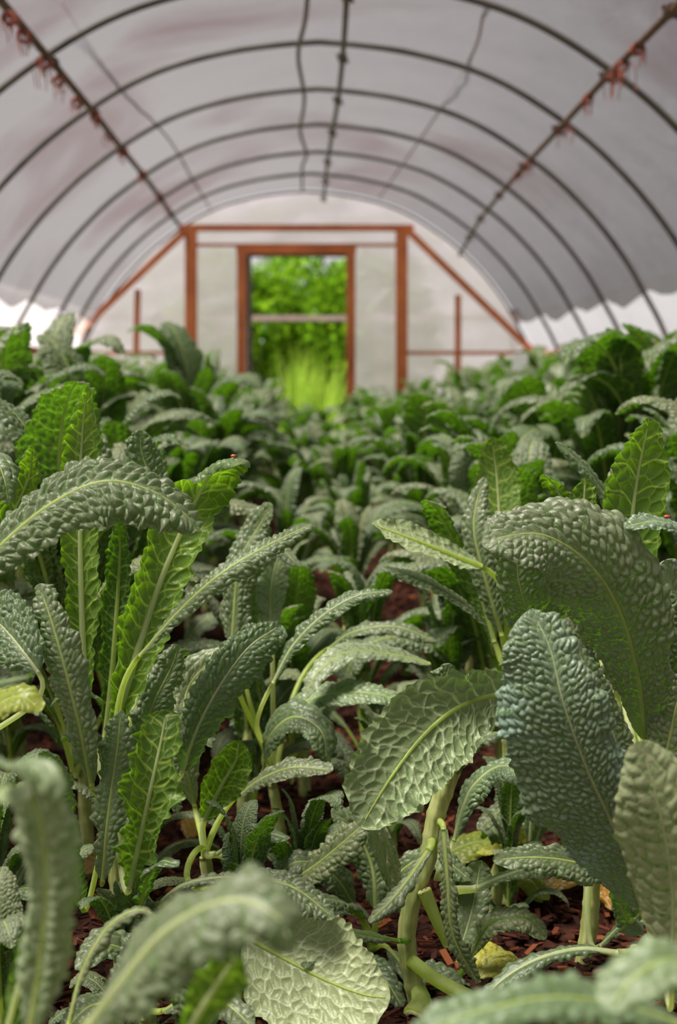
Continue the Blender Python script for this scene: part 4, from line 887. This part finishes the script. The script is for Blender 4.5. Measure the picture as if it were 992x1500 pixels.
# ------------------------------------------------------------------ outside the doorway
def leaf_cloud(cx, cy, cz, rx, ry, rz, n, s, seed):
    r = np.random.RandomState(seed); u = r.normal(size=(n, 3)); u /= np.linalg.norm(u, axis=1)[:, None]
    rad = r.uniform(.72, 1.0, n) * (1 + .18 * np.sin(u[:, 0] * 5 + seed) * np.sin(u[:, 2] * 6))
    c = u * rad[:, None] * np.array([rx, ry, rz]) + np.array([cx, cy, cz]); c[:, 2] = np.maximum(c[:, 2], .05)
    a = r.normal(size=(n, 3)); a /= np.linalg.norm(a, axis=1)[:, None]; b = np.cross(a, u + r.normal(size=(n, 3)) * .5); b /= np.linalg.norm(b, axis=1)[:, None]
    L_ = s * r.uniform(.7, 1.3, n)[:, None]
    V = np.stack([c - a * L_, c + b * L_ * .4, c + a * L_, c - b * L_ * .4], 1).reshape(-1, 3)
    tone = np.repeat(np.clip(r.normal(.45, .28, n), 0, 1), 4)
    return V, np.arange(4 * n).reshape(-1, 4), tone
for j, (px, D, rx, rz, lab) in enumerate([(350, 17.5, .9, 1.2, 'leafy green bush outside, seen at the left side of the doorway'), (470, 19.5, 1.1, 1.3, 'rounded bright green bush filling the middle of the doorway'),
        (545, 18.0, .9, 1.2, 'green bush outside by the right door post'), (400, 24, 1.3, 1.48, 'darker tree mass behind the bushes at the doorway left'), (520, 25, 1.4, 1.5, 'tall green tree behind the bushes at the doorway right')]):
    x = P(px, 500, D)[0]; root = empty('bush', (x, D, 0)); tag(root, lab, 'bush')
    V, Fc, tn = leaf_cloud(0, 0, rz * .95, rx, rx * .8, rz, 5200, .065, j); 
    mesh_obj('foliage', np_mesh('foliage', V, Fc, {'tone': ('FLOAT', tn)}), M['bush'], root)
    mb = MB()
    for a in (0, 1.6, 3.1, 4.6): mb.tube(catmull([(0, 0, 0), (.15 * math.cos(a), .15 * math.sin(a), rz * .6), (rx * .5 * math.cos(a), rx * .4 * math.sin(a), rz * 1.4)], 10)[0], np.linspace(.05, .012, 10), 7)
    mb.build('branches', M['bark'], root, smooth=True)
def grass(name, x0, x1, y0, y1, n, h, lab, seed):
    r = np.random.RandomState(seed); x = r.uniform(x0, x1, n); y = r.uniform(y0, y1, n); hh = h * r.uniform(.5, 1.1, n)
    az = r.uniform(0, 6.28, n); ln = r.uniform(.05, .35, n) * hh; w = .006
    dx, dy = np.cos(az), np.sin(az); V = []
    z0 = np.zeros(n) - .03
    for f, wz in ((0, 1), (.5, .8), (1, .1)):
        px_ = x + dx * ln * f ** 2; py_ = y + dy * ln * f ** 2; pz = z0 + hh * f
        V.append(np.stack([px_ - dy * w * wz, py_ + dx * w * wz, pz], 1)); V.append(np.stack([px_ + dy * w * wz, py_ - dx * w * wz, pz], 1))
    V = np.stack(V, 1).reshape(-1, 3); b = np.arange(n)[:, None] * 6
    Fc = np.concatenate([b + np.array([[0, 1, 3, 2]]), b + np.array([[2, 3, 5, 4]])])
    tn = np.repeat(r.rand(n), 6)
    tag(mesh_obj(name, np_mesh(name, V, Fc, {'tone': ('FLOAT', tn)}), M['grass']), lab, 'grass', kind='stuff')
grass('lawn_grass', -1.6, 1.3, 13.8, 22, 30000, .35, 'bright green grass growing outside the doorway', 3)
gx = P(430, 500, 14.3)[0]; grass('tall_weeds', gx - .12, gx + .08, 14.1, 14.6, 260, 1.15, 'tall bright yellow-green weeds just outside the doorway at left', 4)
gx = P(470, 500, 14.5)[0]; grass('tall_weeds', gx - .1, gx + .1, 14.2, 14.8, 260, 1.05, 'tall bright yellow-green weeds just outside the doorway middle', 5)
fn = empty('rail_fence', (P(440, 465, 16.0)[0], 16.0, 0)); tag(fn, 'pale grey rail fence crossing behind the weeds outside the doorway', 'fence')
zr = P(440, 466, 16.0)[2]
MB().box((-2.5, -.02, zr - .028), (2.5, .02, zr + .028)).build('rail', M['mauvecord'], fn)
for xx in (-2.4, -.9, .9, 2.4): MB().box((xx - .05, .02, 0), (xx + .05, .1, zr + .1)).build('post', M['darkwood'], fn)
